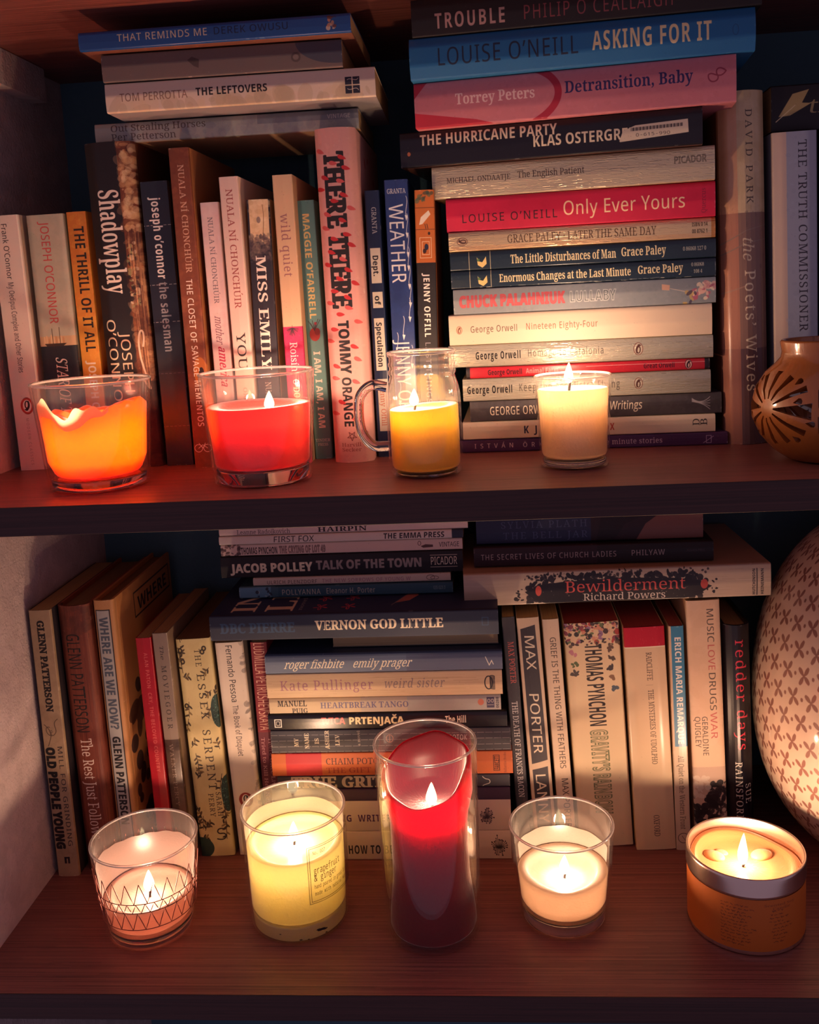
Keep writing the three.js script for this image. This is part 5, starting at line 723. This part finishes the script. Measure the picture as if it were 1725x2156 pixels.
{ // orange-labelled tin
  const k = candle('orange candle in a silver-rimmed round tin with an orange paper label', S2, 0.1686, YB, -0.0816);
  const tin = new THREE.MeshStandardMaterial({ name: 'brushed tin plate', color: rgb(0.78, 0.66, 0.56), metalness: 1, roughness: 0.26 });
  part('tin_can', lathe([[0.0001, 0.0005], [0.037, 0.0005], [0.0392, 0.0002], [0.0399, 0.0012], [0.0394, 0.0026], [0.0394, 0.041], [0.0401, 0.0418], [0.0403, 0.043], [0.0402, 0.0505], [0.0404, 0.0535], [0.0401, 0.0549], [0.0392, 0.0554], [0.0384, 0.0548], [0.0383, 0.053], [0.0375, 0.051], [0.0376, 0.046], [0.0383, 0.044], [0.0383, 0.002], [0.0001, 0.002]], 120), tin, k);
  const [c, g] = canvas(1024, 256); g.fillStyle = '#c2661f'; g.fillRect(0, 0, 1024, 256);
  for (let i = 0; i < 1400; i++) { g.globalAlpha = 0.15; g.fillStyle = rnd() < 0.5 ? '#cc7329' : '#b05a1a'; g.fillRect(rnd() * 1024, rnd() * 256, 4, 4); }
  g.globalAlpha = 0.75; g.strokeStyle = '#5a2a1a'; g.lineWidth = 2;
  for (const [x0, w, rows, y0, dy] of [[405, 86, 13, 36, 16], [528, 74, 10, 58, 17]]) for (let i = 0; i < rows; i++) { let x = x0 + (x0 > 500 ? (w - (w * (0.4 + rnd() * 0.6))) / 2 : 0); const end = x0 + w * (0.6 + rnd() * 0.4); while (x < end) { const l = 5 + rnd() * 10; g.beginPath(); g.moveTo(x, y0 + i * dy); for (let q = 0; q < l; q += 2) g.lineTo(x + q, y0 + i * dy + (rnd() - 0.5) * 7); g.stroke(); x += l + 4; } }
  g.fillStyle = '#5a2a1a'; g.font = '17px serif'; g.fillText('Scented Soy', 520, 34); g.fillText('Candle', 544, 52);
  g.globalAlpha = 1;
  part('paper_label', lathe([[0.0398, 0.0034], [0.0398, 0.0408]], 120), new THREE.MeshStandardMaterial({ name: 'orange printed paper', map: texture(c, true), roughness: 0.6 }), k).rotation.y = Math.PI;
  const top = (a) => 0.0465 + 0.0012 * Math.sin(2 * a + 1) + 0.0022 * bell(a, 3.9, 0.7) - 0.002 * bell(a, 2.3, 0.5);
  part('wax', waxBody({ r: 0.0374, h0: 0.003, h1: 0.0465, top, crater: 0.033, floor: 0.0405, lip: 0.002, steps: 3 }), wax('orange-cream wax', 0.6, 0.27, 0.09, 0.5), k);
  const bumps = []; for (const [x, z, s] of [[-0.019, -0.011, 0.0068], [-0.013, -0.015, 0.0042], [0.0145, -0.012, 0.0072]]) { const q = new THREE.SphereGeometry(s, 24, 14); q.scale(1.15, 0.42, 0.8); q.rotateY(x * 30); q.translate(x, 0.0414, z); bumps.push(q); }
  part('wax_lumps', mergeGeometries(bumps), wax('orange-cream wax lumps', 0.62, 0.3, 0.11, 0.3), k);
  flame(k, -0.002, 0.0425, 0.001, 0.0235, 0.0036, 0.0035);
}

// ---------------------------------------------------------------- the patterned vase, bottom right
{
  const v = thing('vase', 'large cream glazed vase printed all over with brown crosses, bottom right', 'vase');
  const prof = [[0.0001, 0.001], [0.05, 0.001], [0.056, 0.003], [0.066, 0.012], [0.08, 0.026], [0.092, 0.044], [0.1005, 0.064], [0.106, 0.088], [0.1085, 0.114], [0.108, 0.142], [0.1045, 0.17], [0.098, 0.195], [0.088, 0.218], [0.075, 0.238], [0.06, 0.254], [0.046, 0.264], [0.04, 0.27], [0.038, 0.285], [0.041, 0.296], [0.043, 0.3], [0.04, 0.3005], [0.035, 0.296], [0.033, 0.28], [0.03, 0.265]];
  const spline = new THREE.SplineCurve(prof.map((p) => V2(...p))).getPoints(110).map((p) => [Math.max(p.x, 0.0001), p.y]);
  const [c, g] = canvas(2048, 1024);
  g.fillStyle = '#d6bda4'; g.fillRect(0, 0, 2048, 1024);
  // crosses in staggered rows, with a dot between neighbours; the print runs slantwise
  const cols = 42, rows = 25, dx = 2048 / cols, dy = 1024 / rows;
  g.fillStyle = '#8f6254';
  for (let j = -1; j <= rows; j++) for (let i = -1; i <= cols; i++) {
    const x = (i + (j % 2 ? 0.5 : 0)) * dx, y = (j + 0.5) * dy;
    for (let q = 0; q < 2; q++) { g.save(); g.translate(x, y); g.scale(1.05, 1.05); g.rotate(0.55 + q * Math.PI / 2 + (rnd() - 0.5) * 0.12); g.beginPath(); for (const s of [-1, 1]) { g.moveTo(s * 2, -1.6); g.quadraticCurveTo(s * 10, -7.2, s * 18, -2.4); g.quadraticCurveTo(s * 19.5, 0, s * 18, 2.4); g.quadraticCurveTo(s * 10, 5.6, s * 2, 1.6); } g.fill(); g.fillRect(-3, -1.8, 6, 3.6); g.restore(); }
    g.beginPath(); g.arc(x + dx * 0.5, y, 3.4, 0, 7); g.fill();
  }
  const geo = lathe(spline, 128);
  // v by the length of the outline, so that crosses keep their shape
  const uv = geo.attributes.uv, n = spline.length, len = [0]; for (let i = 1; i < n; i++) len.push(len[i - 1] + Math.hypot(spline[i][0] - spline[i - 1][0], spline[i][1] - spline[i - 1][1]));
  for (let i = 0; i < uv.count; i++) uv.setY(i, len[i % n] / len[n - 1]);
  part('body', geo, new THREE.MeshPhysicalMaterial({ name: 'glazed printed ceramic', map: texture(c, true), roughness: 0.5, clearcoat: 0.8, clearcoatRoughness: 0.08 }), v);
  v.position.set(0.3095, 0.0002, -0.172); v.rotation.y = 0.4;
}

// ---------------------------------------------------------------- the pierced lantern, right end of the middle shelf
{
  const v = thing('lantern', 'amber glazed ceramic lantern pierced with petal-shaped slots, right end of the middle shelf', 'lantern');
  const prof = [[0.0001, 0.0005], [0.022, 0.0005], [0.025, 0.0015], [0.033, 0.007], [0.041, 0.0165], [0.0458, 0.028], [0.0462, 0.036], [0.0435, 0.047], [0.0375, 0.0565], [0.031, 0.0625], [0.0282, 0.066], [0.0275, 0.0695], [0.0285, 0.0755], [0.0275, 0.077], [0.0248, 0.0765], [0.0238, 0.07], [0.0242, 0.0665], [0.028, 0.061], [0.0345, 0.0545], [0.0402, 0.0455], [0.0427, 0.0355], [0.0422, 0.0285], [0.0375, 0.0185], [0.03, 0.01], [0.02, 0.005], [0.0001, 0.0045], [0.0001, 0.0005]];
  const shell = new THREE.LatheGeometry(prof.map((p) => V2(...p)), 96);
  shell.deleteAttribute('uv');
  const centre = new THREE.Vector3(0, 0.035, 0), cuts = [];
  // a slot: outline in metres on the tangent plane at a direction, pushed in towards the middle
  const slot = (dir, up, pts) => {
    const s = new THREE.Shape(pts.map(([x, y]) => V2(x, y))), g = new THREE.ExtrudeGeometry(s, { depth: 0.03, bevelEnabled: false });
    const z = dir.clone().negate(), y = up.clone().addScaledVector(dir, -up.dot(dir)).normalize(), x = new THREE.Vector3().crossVectors(y, z);
    g.applyMatrix4(new THREE.Matrix4().makeBasis(x, y, z).setPosition(centre.clone().addScaledVector(dir, 0.056)));
    g.deleteAttribute('uv'); cuts.push(g);
  };
  const UPV = new THREE.Vector3(0, 1, 0);
  for (let q = 0; q < 4; q++) {
    const a = -1.2 + q * Math.PI / 2, c = new THREE.Vector3(Math.sin(a), 0.03, Math.cos(a)).normalize(), e = new THREE.Vector3().crossVectors(UPV, c).normalize(), n = new THREE.Vector3().crossVectors(c, e);
    const dirAt = (rho, phi) => c.clone().multiplyScalar(Math.cos(rho)).addScaledVector(e, Math.sin(rho) * Math.cos(phi)).addScaledVector(n, Math.sin(rho) * Math.sin(phi));
    const out = (rho, phi) => dirAt(rho + 0.05, phi).sub(dirAt(rho - 0.05, phi)).normalize();
    for (let i = 0; i < 12; i++) {
      const phi = i * Math.PI / 6, side = i % 6 === 0, tall = i % 6 === 3;
      const l = side ? 0.0125 : tall ? 0.0095 : i % 2 ? 0.0118 : 0.0095, w = side ? 0.0052 : 0.0023;
      const rho = 0.15 + l / 0.05;
      slot(dirAt(rho, phi), out(rho, phi), [[-0.0005, -l], [0.0005, -l], [w * 0.8, l * 0.6], [w, l], [-w, l], [-w * 0.8, l * 0.6]]);
    }
    for (let i = 0; i < 12; i++) { if (i % 6 === 3 || i % 6 === 2) continue; const phi = (i + 0.5) * Math.PI / 6, rho = 0.5 + (i % 3) * 0.09; slot(dirAt(rho, phi), out(rho, phi), [[-0.0002, -0.003], [0.002, 0.0008], [0.0016, 0.0024], [0, 0.0029], [-0.0016, 0.0024], [-0.002, 0.0008]]); }
    const b = a + Math.PI / 4;
    for (const y of [0.2, -0.16]) { const d = new THREE.Vector3(Math.sin(b), y, Math.cos(b)).normalize(); slot(d, UPV, [[-0.0012, -0.0055], [0.0012, -0.0055], [0.0016, 0.0055], [-0.0016, 0.0055]]); }
  }
  const glaze = new THREE.MeshPhysicalMaterial({ name: 'amber glaze', color: rgb(0.32, 0.095, 0.012), roughness: 0.45, clearcoat: 0.9, clearcoatRoughness: 0.12, bumpMap: waxBump, bumpScale: 0.0003 });
  const ev = new Evaluator(); ev.attributes = ['position', 'normal'];
  let cur = new Brush(mergeVertices(shell)); cur.updateMatrixWorld();
  for (const g of cuts) { const b = new Brush(g.index ? g : mergeVertices(g)); b.updateMatrixWorld(); const res = ev.evaluate(cur, b, SUBTRACTION); cur = new Brush(res.geometry); cur.updateMatrixWorld(); }
  const g = cur.geometry; g.clearGroups(); const P = g.attributes.position, U = new Float32Array(P.count * 2);
  for (let i = 0; i < P.count; i++) { U[i * 2] = Math.atan2(P.getX(i), P.getZ(i)) / 6.283; U[i * 2 + 1] = P.getY(i) * 5; }
  g.setAttribute('uv', new THREE.BufferAttribute(U, 2));
  part('body', g, glaze, v);
  v.position.set(0.2165, 0.3342, -0.063);
}

renderer.render(scene, camera);
